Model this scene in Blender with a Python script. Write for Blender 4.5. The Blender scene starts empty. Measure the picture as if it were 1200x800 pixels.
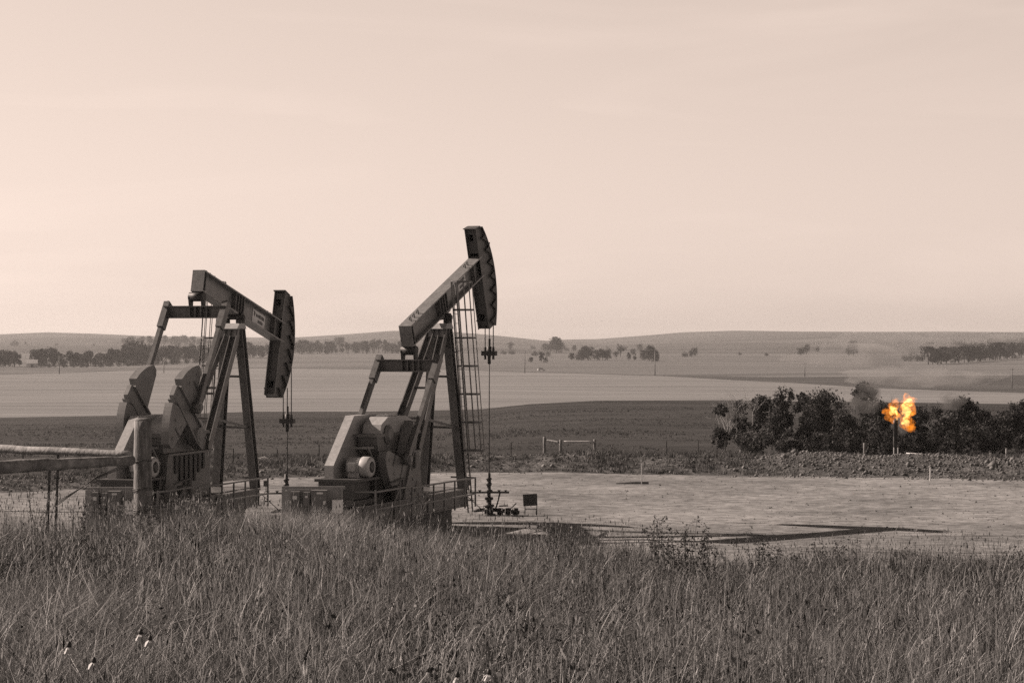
import bpy, math, random
import numpy as np
from mathutils import Vector, Matrix, Euler

random.seed(7)
RNG = np.random.default_rng(11)
C = bpy.context.scene.collection
PI = math.pi
R = math.radians

# ------------------------------------------------------------------ camera constants (photo pixels 1200x800)
F, CX, CY = 2600.0, 600.0, 395.0


def tpx(px):
    return (px - CX) / F


# ------------------------------------------------------------------ object helpers
def link(o, parent=None):
    C.objects.link(o)
    if parent is not None:
        o.parent = parent
    return o


def tag(o, label=None, cat=None, group=None, kind=None):
    if label: o['label'] = label
    if cat: o['category'] = cat
    if group: o['group'] = group
    if kind: o['kind'] = kind
    return o


def empty(name, loc=(0, 0, 0), rz=0.0):
    o = bpy.data.objects.new(name, None)
    o.empty_display_size = 0.3
    o.location = loc
    o.rotation_euler = (0, 0, rz)
    return link(o)


def np_mesh(name, verts, faces4=None, faces3=None, mats=(), smooth=False, attrs=None):
    """fast mesh from numpy arrays"""
    me = bpy.data.meshes.new(name)
    verts = np.asarray(verts, dtype=np.float32)
    n4 = 0 if faces4 is None else len(faces4)
    n3 = 0 if faces3 is None else len(faces3)
    me.vertices.add(len(verts))
    me.vertices.foreach_set('co', verts.ravel())
    idx = []
    tot = []
    if n4:
        idx.append(np.asarray(faces4, dtype=np.int32).ravel()); tot.append(np.full(n4, 4, np.int32))
    if n3:
        idx.append(np.asarray(faces3, dtype=np.int32).ravel()); tot.append(np.full(n3, 3, np.int32))
    idx = np.concatenate(idx); tot = np.concatenate(tot)
    start = np.concatenate([[0], np.cumsum(tot)[:-1]]).astype(np.int32)
    me.loops.add(len(idx)); me.loops.foreach_set('vertex_index', idx)
    me.polygons.add(len(tot)); me.polygons.foreach_set('loop_start', start)
    try:
        me.polygons.foreach_set('loop_total', tot)
    except Exception:
        pass
    if smooth:
        me.polygons.foreach_set('use_smooth', np.ones(len(tot), dtype=bool))
    me.update(calc_edges=True)
    if attrs:
        for k, v in attrs.items():
            a = me.attributes.new(k, 'FLOAT', 'POINT')
            a.data.foreach_set('value', np.asarray(v, dtype=np.float32))
    for m in mats:
        me.materials.append(m)
    return me


class MB:
    """collects boxes, bars, tubes, prisms, lathes; build() links them as ONE mesh object"""

    def __init__(self):
        self.v = []; self.f = []; self.s = []; self.mi = []; self.m = 0

    def add(self, vs, fs, smooth=False):
        b = len(self.v)
        self.v += [tuple(p) for p in vs]
        for f in fs:
            self.f.append(tuple(b + i for i in f)); self.s.append(smooth); self.mi.append(self.m)
        return self

    def box(self, x0, x1, y0, y1, z0, z1):
        vs = [(x, y, z) for x in (x0, x1) for y in (y0, y1) for z in (z0, z1)]
        return self.add(vs, [(0, 1, 3, 2), (4, 6, 7, 5), (0, 4, 5, 1), (2, 3, 7, 6), (0, 2, 6, 4), (1, 5, 7, 3)])

    def bar(self, a, b, w, h, up=(0, 0, 1), ends=True):
        """rectangular bar a->b; w along the side axis, h along the up axis"""
        a = Vector(a); b = Vector(b); d = (b - a).normalized()
        u = Vector(up)
        if abs(u.dot(d)) > 0.99: u = Vector((1, 0, 0))
        s = d.cross(u).normalized(); u = s.cross(d).normalized()
        vs = []
        for p in (a, b):
            for i, j in ((-1, -1), (1, -1), (1, 1), (-1, 1)):
                vs.append(p + s * (i * w / 2) + u * (j * h / 2))
        fs = [(0, 1, 5, 4), (1, 2, 6, 5), (2, 3, 7, 6), (3, 0, 4, 7)]
        if ends: fs += [(0, 3, 2, 1), (4, 5, 6, 7)]
        return self.add(vs, fs)

    def hbeam(self, a, b, w, h, t=0.03, up=(0, 0, 1)):
        """rolled I section: two flanges (width w) apart h in the up axis and a web"""
        a = Vector(a); b = Vector(b); d = (b - a).normalized()
        u = Vector(up)
        s = d.cross(u).normalized(); u = s.cross(d).normalized()
        o = u * (h / 2 - t / 2)
        self.bar(a + o, b + o, w, t, u)
        self.bar(a - o, b - o, w, t, u)
        self.bar(a, b, t * 0.8, h - 2 * t, u)
        return self

    def tube(self, pts, r, n=8, caps=True, smooth=True):
        pts = [Vector(p) for p in pts]
        rr = r if isinstance(r, (list, tuple)) else [r] * len(pts)
        b = len(self.v); prev = None
        for i, p in enumerate(pts):
            if i == 0: d = pts[1] - pts[0]
            elif i == len(pts) - 1: d = pts[-1] - pts[-2]
            else: d = pts[i + 1] - pts[i - 1]
            d.normalize()
            if prev is None:
                u = Vector((0, 0, 1)) if abs(d.z) < 0.9 else Vector((1, 0, 0))
            else:
                u = prev
            s = d.cross(u).normalized(); u = s.cross(d).normalized(); prev = u
            for k in range(n):
                a = 2 * PI * k / n
                self.v.append(tuple(p + (s * math.cos(a) + u * math.sin(a)) * rr[i]))
        for i in range(len(pts) - 1):
            for k in range(n):
                k2 = (k + 1) % n
                self.f.append((b + i * n + k, b + i * n + k2, b + (i + 1) * n + k2, b + (i + 1) * n + k)); self.s.append(smooth); self.mi.append(self.m)
        if caps:
            self.f.append(tuple(b + k for k in reversed(range(n)))); self.s.append(False); self.mi.append(self.m)
            e = b + (len(pts) - 1) * n
            self.f.append(tuple(e + k for k in range(n))); self.s.append(False); self.mi.append(self.m)
        return self

    def lathe(self, a, axis, prof, n=20):
        """prof: [(distance along axis, radius)] from point a"""
        a = Vector(a); ax = Vector(axis).normalized()
        return self.tube([a + ax * d for d, r in prof], [max(r, 1e-4) for d, r in prof], n, True, False if n < 10 else True)

    def prism(self, poly, y0, y1, M=None):
        """polygon in XZ extruded from y0 to y1"""
        n = len(poly)
        vs = [(x, y0, z) for x, z in poly] + [(x, y1, z) for x, z in poly]
        if M is not None: vs = [tuple(M @ Vector(v)) for v in vs]
        fs = [tuple(range(n)), tuple(reversed(range(n, 2 * n)))]
        fs += [(i, n + i, n + (i + 1) % n, (i + 1) % n) for i in range(n)]
        return self.add(vs, fs)

    def xform(self, M):
        self.v = [tuple(M @ Vector(p)) for p in self.v]
        return self

    def build(self, name, mats, parent=None):
        me = bpy.data.meshes.new(name)
        me.from_pydata(self.v, [], self.f)
        me.polygons.foreach_set('use_smooth', self.s)
        if not isinstance(mats, (list, tuple)): mats = [mats]
        for m in mats: me.materials.append(m)
        me.polygons.foreach_set('material_index', self.mi)
        me.update()
        import bmesh
        bm = bmesh.new(); bm.from_mesh(me)
        bmesh.ops.recalc_face_normals(bm, faces=bm.faces)
        bm.to_mesh(me); bm.free()
        return link(bpy.data.objects.new(name, me), parent)


# ------------------------------------------------------------------ materials
def new_mat(name):
    m = bpy.data.materials.new(name); m.use_nodes = True
    nt = m.node_tree; b = nt.nodes['Principled BSDF']
    return m, nt, b


def N(nt, typ, **kw):
    n = nt.nodes.new(typ)
    for k, v in kw.items(): setattr(n, k, v)
    return n


def grey(v, w=0.0):
    """near-neutral albedo; the sepia of the picture comes from the tinted light"""
    return (v * (1 - 0.02 * w), v, v * (1 + 0.015 * w), 1)


def noise_mat(name, lo, hi, scale=3.0, rough=0.7, bump=0.0, coord='OBJECT', stretch=(1, 1, 1), detail=6, spec=0.3,
              lo2=None, scale2=None, amt2=0.5, metal=0.0, rot=0.0, ramp=(0.3, 0.7), bscale=None, bdist=0.02):
    m, nt, b = new_mat(name)
    if coord == 'OBJECT':
        tc = N(nt, 'ShaderNodeTexCoord'); src = tc.outputs['Object']
    else:
        g = N(nt, 'ShaderNodeNewGeometry'); src = g.outputs['Position']
    mp = N(nt, 'ShaderNodeMapping'); mp.inputs['Scale'].default_value = stretch
    mp.inputs['Rotation'].default_value = (0, 0, rot)
    nt.links.new(src, mp.inputs['Vector'])
    no = N(nt, 'ShaderNodeTexNoise'); no.inputs['Scale'].default_value = scale; no.inputs['Detail'].default_value = detail
    no.inputs['Roughness'].default_value = 0.62
    nt.links.new(mp.outputs[0], no.inputs['Vector'])
    cr = N(nt, 'ShaderNodeValToRGB')
    cr.color_ramp.elements[0].position = ramp[0]; cr.color_ramp.elements[1].position = ramp[1]
    cr.color_ramp.elements[0].color = grey(lo, 0.6); cr.color_ramp.elements[1].color = grey(hi, 0.4)
    nt.links.new(no.outputs['Fac'], cr.inputs['Fac'])
    out = cr.outputs['Color']
    if scale2:
        n2 = N(nt, 'ShaderNodeTexNoise'); n2.inputs['Scale'].default_value = scale2; n2.inputs['Detail'].default_value = 8
        n2.inputs['Roughness'].default_value = 0.65
        nt.links.new(mp.outputs[0], n2.inputs['Vector'])
        c2 = N(nt, 'ShaderNodeValToRGB')
        c2.color_ramp.elements[0].position = 0.38; c2.color_ramp.elements[1].position = 0.62
        v2 = lo2 if lo2 is not None else lo
        k = v2 / max(hi, 1e-4)
        c2.color_ramp.elements[0].color = (k, k, k, 1); c2.color_ramp.elements[1].color = (1, 1, 1, 1)
        nt.links.new(n2.outputs['Fac'], c2.inputs['Fac'])
        mx = N(nt, 'ShaderNodeMix', data_type='RGBA', blend_type='MULTIPLY'); mx.inputs[0].default_value = amt2
        nt.links.new(out, mx.inputs[6]); nt.links.new(c2.outputs['Color'], mx.inputs[7])
        out = mx.outputs[2]
    nt.links.new(out, b.inputs['Base Color'])
    b.inputs['Roughness'].default_value = rough
    b.inputs['Specular IOR Level'].default_value = spec
    b.inputs['Metallic'].default_value = metal
    if bump:
        nb = N(nt, 'ShaderNodeTexNoise'); nb.inputs['Scale'].default_value = bscale or scale * 4; nb.inputs['Detail'].default_value = 6
        nt.links.new(mp.outputs[0], nb.inputs['Vector'])
        bp = N(nt, 'ShaderNodeBump'); bp.inputs['Strength'].default_value = bump; bp.inputs['Distance'].default_value = bdist
        nt.links.new(nb.outputs['Fac'], bp.inputs['Height']); nt.links.new(bp.outputs['Normal'], b.inputs['Normal'])
    return m


def leaf_mat(name, lo, hi, trans=0.35):
    """colour from the per-point 'tone' attribute (0..1); diffuse plus translucent"""
    m, nt, b = new_mat(name)
    at = N(nt, 'ShaderNodeAttribute'); at.attribute_name = 'tone'
    cr = N(nt, 'ShaderNodeValToRGB')
    cr.color_ramp.elements[0].color = grey(lo, 0.5); cr.color_ramp.elements[1].color = grey(hi, 0.4)
    nt.links.new(at.outputs['Fac'], cr.inputs['Fac'])
    nt.links.new(cr.outputs[0], b.inputs['Base Color'])
    b.inputs['Roughness'].default_value = 0.6; b.inputs['Specular IOR Level'].default_value = 0.2
    tr = N(nt, 'ShaderNodeBsdfTranslucent'); nt.links.new(cr.outputs[0], tr.inputs['Color'])
    mx = N(nt, 'ShaderNodeMixShader'); mx.inputs[0].default_value = trans
    nt.links.new(b.outputs[0], mx.inputs[1]); nt.links.new(tr.outputs[0], mx.inputs[2])
    nt.links.new(mx.outputs[0], nt.nodes['Material Output'].inputs['Surface'])
    return m


M = {}
M['beam'] = noise_mat('beam_paint', 0.17, 0.25, 2.2, 0.42, 0.08, lo2=0.13, scale2=9, amt2=0.6, spec=0.5)
M['paint'] = noise_mat('machine_paint', 0.085, 0.14, 2.2, 0.42, 0.08, lo2=0.06, scale2=7, amt2=0.75, spec=0.5)
M['paint_light'] = noise_mat('light_machine_paint', 0.30, 0.42, 2.5, 0.45, 0.05, lo2=0.2, scale2=11, amt2=0.4, spec=0.5)
M['weight'] = noise_mat('counterweight_paint', 0.13, 0.20, 2.0, 0.5, 0.1, lo2=0.13, scale2=7, amt2=0.5, spec=0.45)
M['dark'] = noise_mat('dark_steel', 0.035, 0.065, 3, 0.55, 0.05, spec=0.35)
M['black'] = noise_mat('black_iron', 0.018, 0.035, 4, 0.55, 0.1, spec=0.35)
M['head'] = noise_mat('horsehead_paint', 0.075, 0.115, 2.4, 0.5, 0.05, lo2=0.04, scale2=8, amt2=0.5)
M['motor'] = noise_mat('motor_paint', 0.34, 0.5, 3, 0.5, 0.03, lo2=0.4, scale2=12, amt2=0.4)
M['white'] = noise_mat('white_paint', 0.68, 0.8, 4, 0.5)
M['sign'] = noise_mat('sign_plate', 0.55, 0.68, 6, 0.45)
M['cable'] = noise_mat('wire_rope', 0.05, 0.09, 8, 0.5)
M['rod'] = noise_mat('polished_steel', 0.2, 0.3, 8, 0.3, metal=0.6)
M['concrete'] = noise_mat('concrete', 0.26, 0.38, 3, 0.9, 0.3, lo2=0.25, scale2=14)
M['wood'] = noise_mat('weathered_wood', 0.12, 0.30, 5, 0.85, 0.5, stretch=(3, 3, 0.5), lo2=0.12, scale2=14, amt2=0.7, bscale=22)
M['log'] = noise_mat('weathered_log', 0.16, 0.40, 4, 0.85, 0.5, stretch=(1, 1, 1), lo2=0.14, scale2=12, amt2=0.7, bscale=25)
M['stake'] = noise_mat('pale_stake', 0.45, 0.6, 8, 0.7)
M['rust'] = noise_mat('rusty_steel', 0.06, 0.14, 9, 0.8, 0.2)
M['panel'] = noise_mat('cabinet_paint', 0.11, 0.16, 3, 0.6, 0.03, lo2=0.16, scale2=9)
M['panel_light'] = noise_mat('light_cabinet_paint', 0.22, 0.28, 3, 0.6, 0.03)
M['bark'] = noise_mat('bark', 0.10, 0.24, 7, 0.9, 0.5, stretch=(1, 1, 0.3))
M['bark_pale'] = noise_mat('pale_bark', 0.26, 0.42, 7, 0.9, 0.4, stretch=(1, 1, 0.3))
M['leaf'] = leaf_mat('leaves', 0.014, 0.105)
M['leaf_far'] = leaf_mat('distant_leaves', 0.008, 0.036, 0.3)
M['grass'] = leaf_mat('dry_grass', 0.013, 0.66, 0.36)
M['weed'] = leaf_mat('weed_leaves', 0.03, 0.22, 0.35)
M['petal'] = noise_mat('white_petals', 0.34, 0.46, 5, 0.6)
M['soil'] = noise_mat('grassy_soil', 0.02, 0.05, 3, 0.95, 0.4, coord='POS', lo2=0.03, scale2=14)

# ------------------------------------------------------------------ terrain
HALF = 0.6


def smooth(a, b, x):
    s = np.clip((x - a) / (b - a), 0, 1)
    return s * s * (3 - 2 * s)


def lumps(x, y, seed, scale, octaves=4):
    """cheap smooth noise from sines, about -1..1"""
    r = np.random.default_rng(seed)
    out = np.zeros(np.broadcast(x, y).shape); amp = 1.0; tot = 0.0
    for o in range(octaves):
        for k in range(4):
            a = r.uniform(0, 2 * PI); fr = scale * (1.9 ** o) * r.uniform(0.7, 1.3)
            out = out + amp * 0.5 * np.sin((x * math.cos(a) + y * math.sin(a)) * fr + r.uniform(0, 6.28))
        tot += amp; amp *= 0.55
    return out / tot


D1_px = [-400, 0, 100, 300, 560, 720, 880, 1000, 1200, 1600]
D1_d = [86, 90, 92, 98.7, 103.5, 103, 101, 100, 98, 95]
CREST_px = [-400, 0, 300, 600, 840, 950, 1200, 1600]
CREST_h = [0.3, 0.35, 0.45, 0.6, 0.62, 0.78, 0.80, 0.75]
RIDGE_px = [-800, 0, 150, 300, 430, 560, 620, 700, 850, 1000, 1200, 2000]
RIDGE_py = [494, 493, 490, 485, 485, 482, 475, 470.5, 470, 472, 475, 480]
HILL_px = [-900, -300, 0, 55, 110, 180, 340, 400, 460, 520, 560, 600, 640, 665, 700, 760, 800, 860, 930, 1000, 1100, 1200, 1500, 2100]
HILL_py = [395, 391, 392, 389.5, 391, 394, 395.5, 392, 387.5, 388.5, 391, 395, 399.5, 398, 397.5, 393, 389.5, 387.5, 388, 388, 388, 389, 392, 394]
FIELD_px = [-800, 0, 150, 300, 480, 600, 770, 900, 1000, 1200, 1700]
FIELD_py = [440, 439, 434, 431, 432, 434.5, 439.0, 447, 452, 458.5, 466]
BAND_py = [439.7, 438.7, 433.7, 430.7, 431.5, 434.0, 438.2, 441.2, 441.5, 441.0, 441]
PAD_Z = -6.3
VAL_Z = -19.0


def PXT(t):
    return CX + t * F


def hill_near(x, y):
    """the grassy slope the camera stands on"""
    z = np.interp(y, [-60, 0, 8, 20, 26, 31, 40, 50, 60, 64], [-0.4, -1.66, -1.86, -2.42, -2.66, -3.02, -4.1, -5.25, -6.2, -6.3])
    side = smooth(-2.5, 3.6, x * 28.0 / np.maximum(y, 12.0))
    z = z - 0.40 * side * smooth(5, 24, y) * (1 - smooth(46, 62, y))
    z = z + 0.05 * lumps(x, y, 3, 0.5, 3) * (1 - smooth(50, 62, y))
    return z


def terrain(t, D):
    """ground height at tangent t and depth D (arrays of the same shape)"""
    t = np.asarray(t, float); D = np.asarray(D, float)
    px = PXT(t)
    d1 = np.interp(px, D1_px, D1_d) + 0.5 * lumps(t * 100, 0 * t, 21, 0.25, 3)
    ch = np.interp(px, CREST_px, CREST_h)
    zr = -(np.interp(px, RIDGE_px, RIDGE_py) - CY) / F * 420
    zh = -(np.interp(px, HILL_px, HILL_py) - CY) / F * 6000
    x = t * D
    z = hill_near(x, np.minimum(D, 64.0))

    def seg(a, b, za, zb, z, p=None):
        s = np.clip((D - a) / (b - a), 0, 1)
        s = s * s * (3 - 2 * s) if p is None else s ** p
        return np.where(D > a, za + (zb - za) * s, z)
    z = seg(64 + 0 * t, d1, PAD_Z, PAD_Z, z)
    cz = PAD_Z + ch
    z = seg(d1, d1 + 3.5, PAD_Z, cz, z)
    z = seg(d1 + 4.5, d1 + 9, cz, PAD_Z - 0.1, z)
    z = seg(d1 + 9, 126 + 0 * t, PAD_Z - 0.1, -7.4, z, 1.0)
    z = seg(126 + 0 * t, 190 + 0 * t, -7.4, -9.95, z, 1.0)
    z = seg(190 + 0 * t, 420 + 0 * t, -9.95, zr, z, 1.0)
    z = seg(420 + 0 * t, 560 + 0 * t, zr, VAL_Z, z)
    z = seg(2600 + 0 * t, 6000 + 0 * t, VAL_Z, zh, z, 1.55)
    z = seg(6000 + 0 * t, 7200 + 0 * t, zh, VAL_Z - 60, z)
    # relief
    z = z + 0.04 * lumps(x, D, 5, 0.4, 3) * smooth(62, 70, D) * (1 - smooth(90, 100, D))
    rough = np.exp(-((D - d1 - 3.5) / 3.2) ** 2)
    z = z + rough * (0.10 * lumps(x, D, 8, 1.3, 4) + 0.10 * lumps(x, D, 9, 0.35, 2))
    z = z + 0.18 * lumps(x, D, 12, 0.12, 3) * smooth(115, 140, D) * (1 - smooth(380, 430, D))
    z = z + 0.9 * lumps(x, D, 18, 0.011, 3) * smooth(520, 700, D) * (1 - smooth(2000, 2600, D))
    z = z + 9.0 * lumps(x, D, 15, 0.0030, 4) * smooth(2700, 3600, D) * (1 - 0.8 * smooth(5200, 6000, D))
    return z


def t_cols():
    a = np.linspace(-HALF, -0.30, 30, endpoint=False)
    b = np.linspace(-0.30, 0.30, 420)
    c = np.linspace(0.30, HALF, 31)[1:]
    return np.concatenate([a, b, c])


TC = t_cols()


def d1_of(t):
    return np.interp(PXT(t), D1_px, D1_d) + 0.5 * lumps(t * 100, 0 * t, 21, 0.25, 3)


def field_of(t):
    return -VAL_Z * F / (np.interp(PXT(t), FIELD_px, FIELD_py) - CY)


def band_of(t):
    return -VAL_Z * F / (np.interp(PXT(t), FIELD_px, BAND_py) - CY)


def patch(name, lo, hi, rows, mat, power=1.0):
    lo = lo(TC) if callable(lo) else np.full_like(TC, lo)
    hi = hi(TC) if callable(hi) else np.full_like(TC, hi)
    s = np.linspace(0, 1, rows) ** power
    D = lo[None, :] + (hi - lo)[None, :] * s[:, None]
    T = np.broadcast_to(TC[None, :], D.shape)
    Z = terrain(T, D)
    V = np.stack([T * D, D, Z], -1).reshape(-1, 3)
    n = len(TC)
    i = (np.arange(rows - 1)[:, None] * n + np.arange(n - 1)[None, :]).ravel()
    f = np.stack([i, i + 1, i + n + 1, i + n], -1)
    me = np_mesh(name, V, faces4=f, mats=[mat], smooth=True)
    return tag(link(bpy.data.objects.new(name, me)), kind='structure')


def ground_z(px, D):
    t = tpx(px)
    return float(terrain(np.array([t]), np.array([D]))[0])


def at(px, D, dz=0.0):
    return Vector((tpx(px) * D, D, ground_z(px, D) + dz))


def find_D(px, py, lo, hi):
    """first depth in lo..hi at which the ground shows at photo row py"""
    D = np.linspace(lo, hi, 1200)
    z = terrain(np.full_like(D, tpx(px)), D)
    rows = CY - z / D * F
    k = np.argmin(np.abs(rows - py))
    return float(D[k])


# materials of the land
def land_mat(name, lo, hi, scale, stretch, lo2, scale2, amt2, rough=0.95, bump=0.0, bscale=1.0, bdist=0.1, rot=0.0, ramp=(0.35, 0.65)):
    return noise_mat(name, lo, hi, scale, rough, bump, coord='POS', stretch=stretch, lo2=lo2, scale2=scale2, amt2=amt2, spec=0.1,
                     bscale=bscale, bdist=bdist, rot=rot, ramp=ramp)


M['pad'] = land_mat('dirt_pad', 0.19, 0.335, 0.22, (0.8, 1.0, 1), 0.13, 1.9, 0.85, bump=0.9, bscale=4.0, bdist=0.06)
M['berm'] = land_mat('berm_dirt', 0.05, 0.18, 1.3, (1, 1, 1), 0.05, 7, 0.9, bump=0.8, bscale=11.0, bdist=0.05)
M['pasture'] = land_mat('dark_pasture', 0.026, 0.056, 0.05, (0.6, 1.3, 1), 0.028, 0.7, 0.7, bump=0.6, bscale=0.8, bdist=0.3)
M['crop'] = land_mat('pale_mown_field', 0.16, 0.228, 0.011, (0.22, 1.7, 1), 0.13, 0.05, 0.6, rot=R(5))
M['dark_field'] = land_mat('dark_field_soil', 0.045, 0.085, 0.01, (0.3, 1.6, 1), 0.04, 0.06, 0.6)
M['far_field'] = land_mat('far_field', 0.09, 0.165, 0.006, (0.25, 2.4, 1), 0.11, 0.02, 0.6)
M['hill'] = land_mat('dry_hills', 0.035, 0.10, 0.0026, (0.6, 1.0, 1), 0.055, 0.012, 0.7)

patch('well_pad', 52.0, d1_of, 90, M['pad'])
patch('dirt_berm', d1_of, lambda t: d1_of(t) + 9, 46, M['berm'])
patch('pasture', lambda t: d1_of(t) + 9, 445.0, 150, M['pasture'], 1.6)
M['crop'].node_tree.nodes['Noise Texture'].inputs['Distortion'].default_value = 1.2
patch('crop_field', 445.0, field_of, 130, M['crop'], 1.3)
patch('far_field', band_of, 2600.0, 50, M['far_field'], 1.4)
patch('dark_field', field_of, band_of, 14, M['dark_field'])
patch('hills', 2600.0, 7000.0, 160, M['hill'])
# the slope under the camera: a regular grid
gx = np.linspace(-60, 60, 241); gy = np.linspace(-60, 53, 227)
GX, GY = np.meshgrid(gx, gy)
GZ = hill_near(GX, GY) - 0.02 * smooth(50, 52, GY)
nn = len(gx)
ii = (np.arange(len(gy) - 1)[:, None] * nn + np.arange(nn - 1)[None, :]).ravel()
me = np_mesh('ground', np.stack([GX, GY, GZ], -1).reshape(-1, 3), faces4=np.stack([ii, ii + 1, ii + nn + 1, ii + nn], -1), mats=[M['soil']], smooth=True)
tag(link(bpy.data.objects.new('ground', me)), kind='structure')


# ------------------------------------------------------------------ blades: tall grass, weeds, pasture tufts
def blades(base, height, width, lean, az, curl, tone, tip=0.12, face=None):
    """two-segment blades as numpy arrays -> verts (n*5), quads, tris, tone"""
    n = len(base)
    d = np.stack([np.cos(az), np.sin(az), np.zeros(n)], -1)
    fa = RNG.uniform(0, PI, n) if face is None else face
    w = np.stack([np.cos(fa), np.sin(fa), np.zeros(n)], -1) * (width / 2)[:, None]
    up = np.array([0, 0, 1.0])
    mid = base + up * (height * 0.55)[:, None] + d * (height * lean * 0.35)[:, None]
    top = base + up * (height * (1 - 0.35 * curl))[:, None] + d * (height * (lean + 0.6 * curl))[:, None]
    V = np.stack([base - w, base + w, mid + w * 0.85, mid - w * 0.85, top], 1).reshape(-1, 3)
    k = np.arange(n) * 5
    q = np.stack([k, k + 1, k + 2, k + 3], -1)
    tr = np.stack([k + 3, k + 2, k + 4], -1)
    return V, q, tr, np.repeat(tone, 5)


class Tufts:
    def __init__(self): self.V = []; self.Q = []; self.T = []; self.A = []; self.n = 0

    def add(self, V, q, tr, a):
        self.V.append(V); self.A.append(a)
        if q is not None and len(q): self.Q.append(q + self.n)
        if tr is not None and len(tr): self.T.append(tr + self.n)
        self.n += len(V)

    def build(self, name, mat, parent=None):
        me = np_mesh(name, np.concatenate(self.V), np.concatenate(self.Q) if self.Q else None,
                     np.concatenate(self.T) if self.T else None, [mat], False, {'tone': np.concatenate(self.A)})
        return link(bpy.data.objects.new(name, me), parent)


def seed_heads(pos, dirv, length, width, tone):
    """slim diamond spindles (two crossed quads)"""
    n = len(pos)
    e = pos + dirv * length[:, None]
    m = pos + dirv * (length * 0.4)[:, None]
    V = []; Q = []
    for ang in (0, PI / 2):
        a = RNG.uniform(0, PI, n) * 0.2 + ang
        w = np.stack([np.cos(a), np.sin(a), np.zeros(n)], -1) * (width / 2)[:, None]
        V.append(np.stack([pos, m + w, e, m - w], 1).reshape(-1, 3))
    V = np.concatenate(V)
    k = np.arange(2 * n) * 4
    Q = np.stack([k, k + 1, k + 2, k + 3], -1)
    return V, Q, np.tile(np.repeat(tone, 4), 2)


def leaf_quads(centers, size, tone, stretch=1.0):
    n = len(centers)
    a = RNG.normal(0, 1, (n, 3)); a /= np.linalg.norm(a, axis=1)[:, None]
    b = RNG.normal(0, 1, (n, 3)); b -= a * np.sum(a * b, 1)[:, None]; b /= np.linalg.norm(b, axis=1)[:, None]
    s = (size * RNG.uniform(0.6, 1.4, n))[:, None]
    V = np.stack([centers - a * s, centers + b * s * 0.55, centers + a * s, centers - b * s * 0.55], 1).reshape(-1, 3)
    k = np.arange(n) * 4
    return V, np.stack([k, k + 1, k + 2, k + 3], -1), np.repeat(tone, 4)


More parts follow.
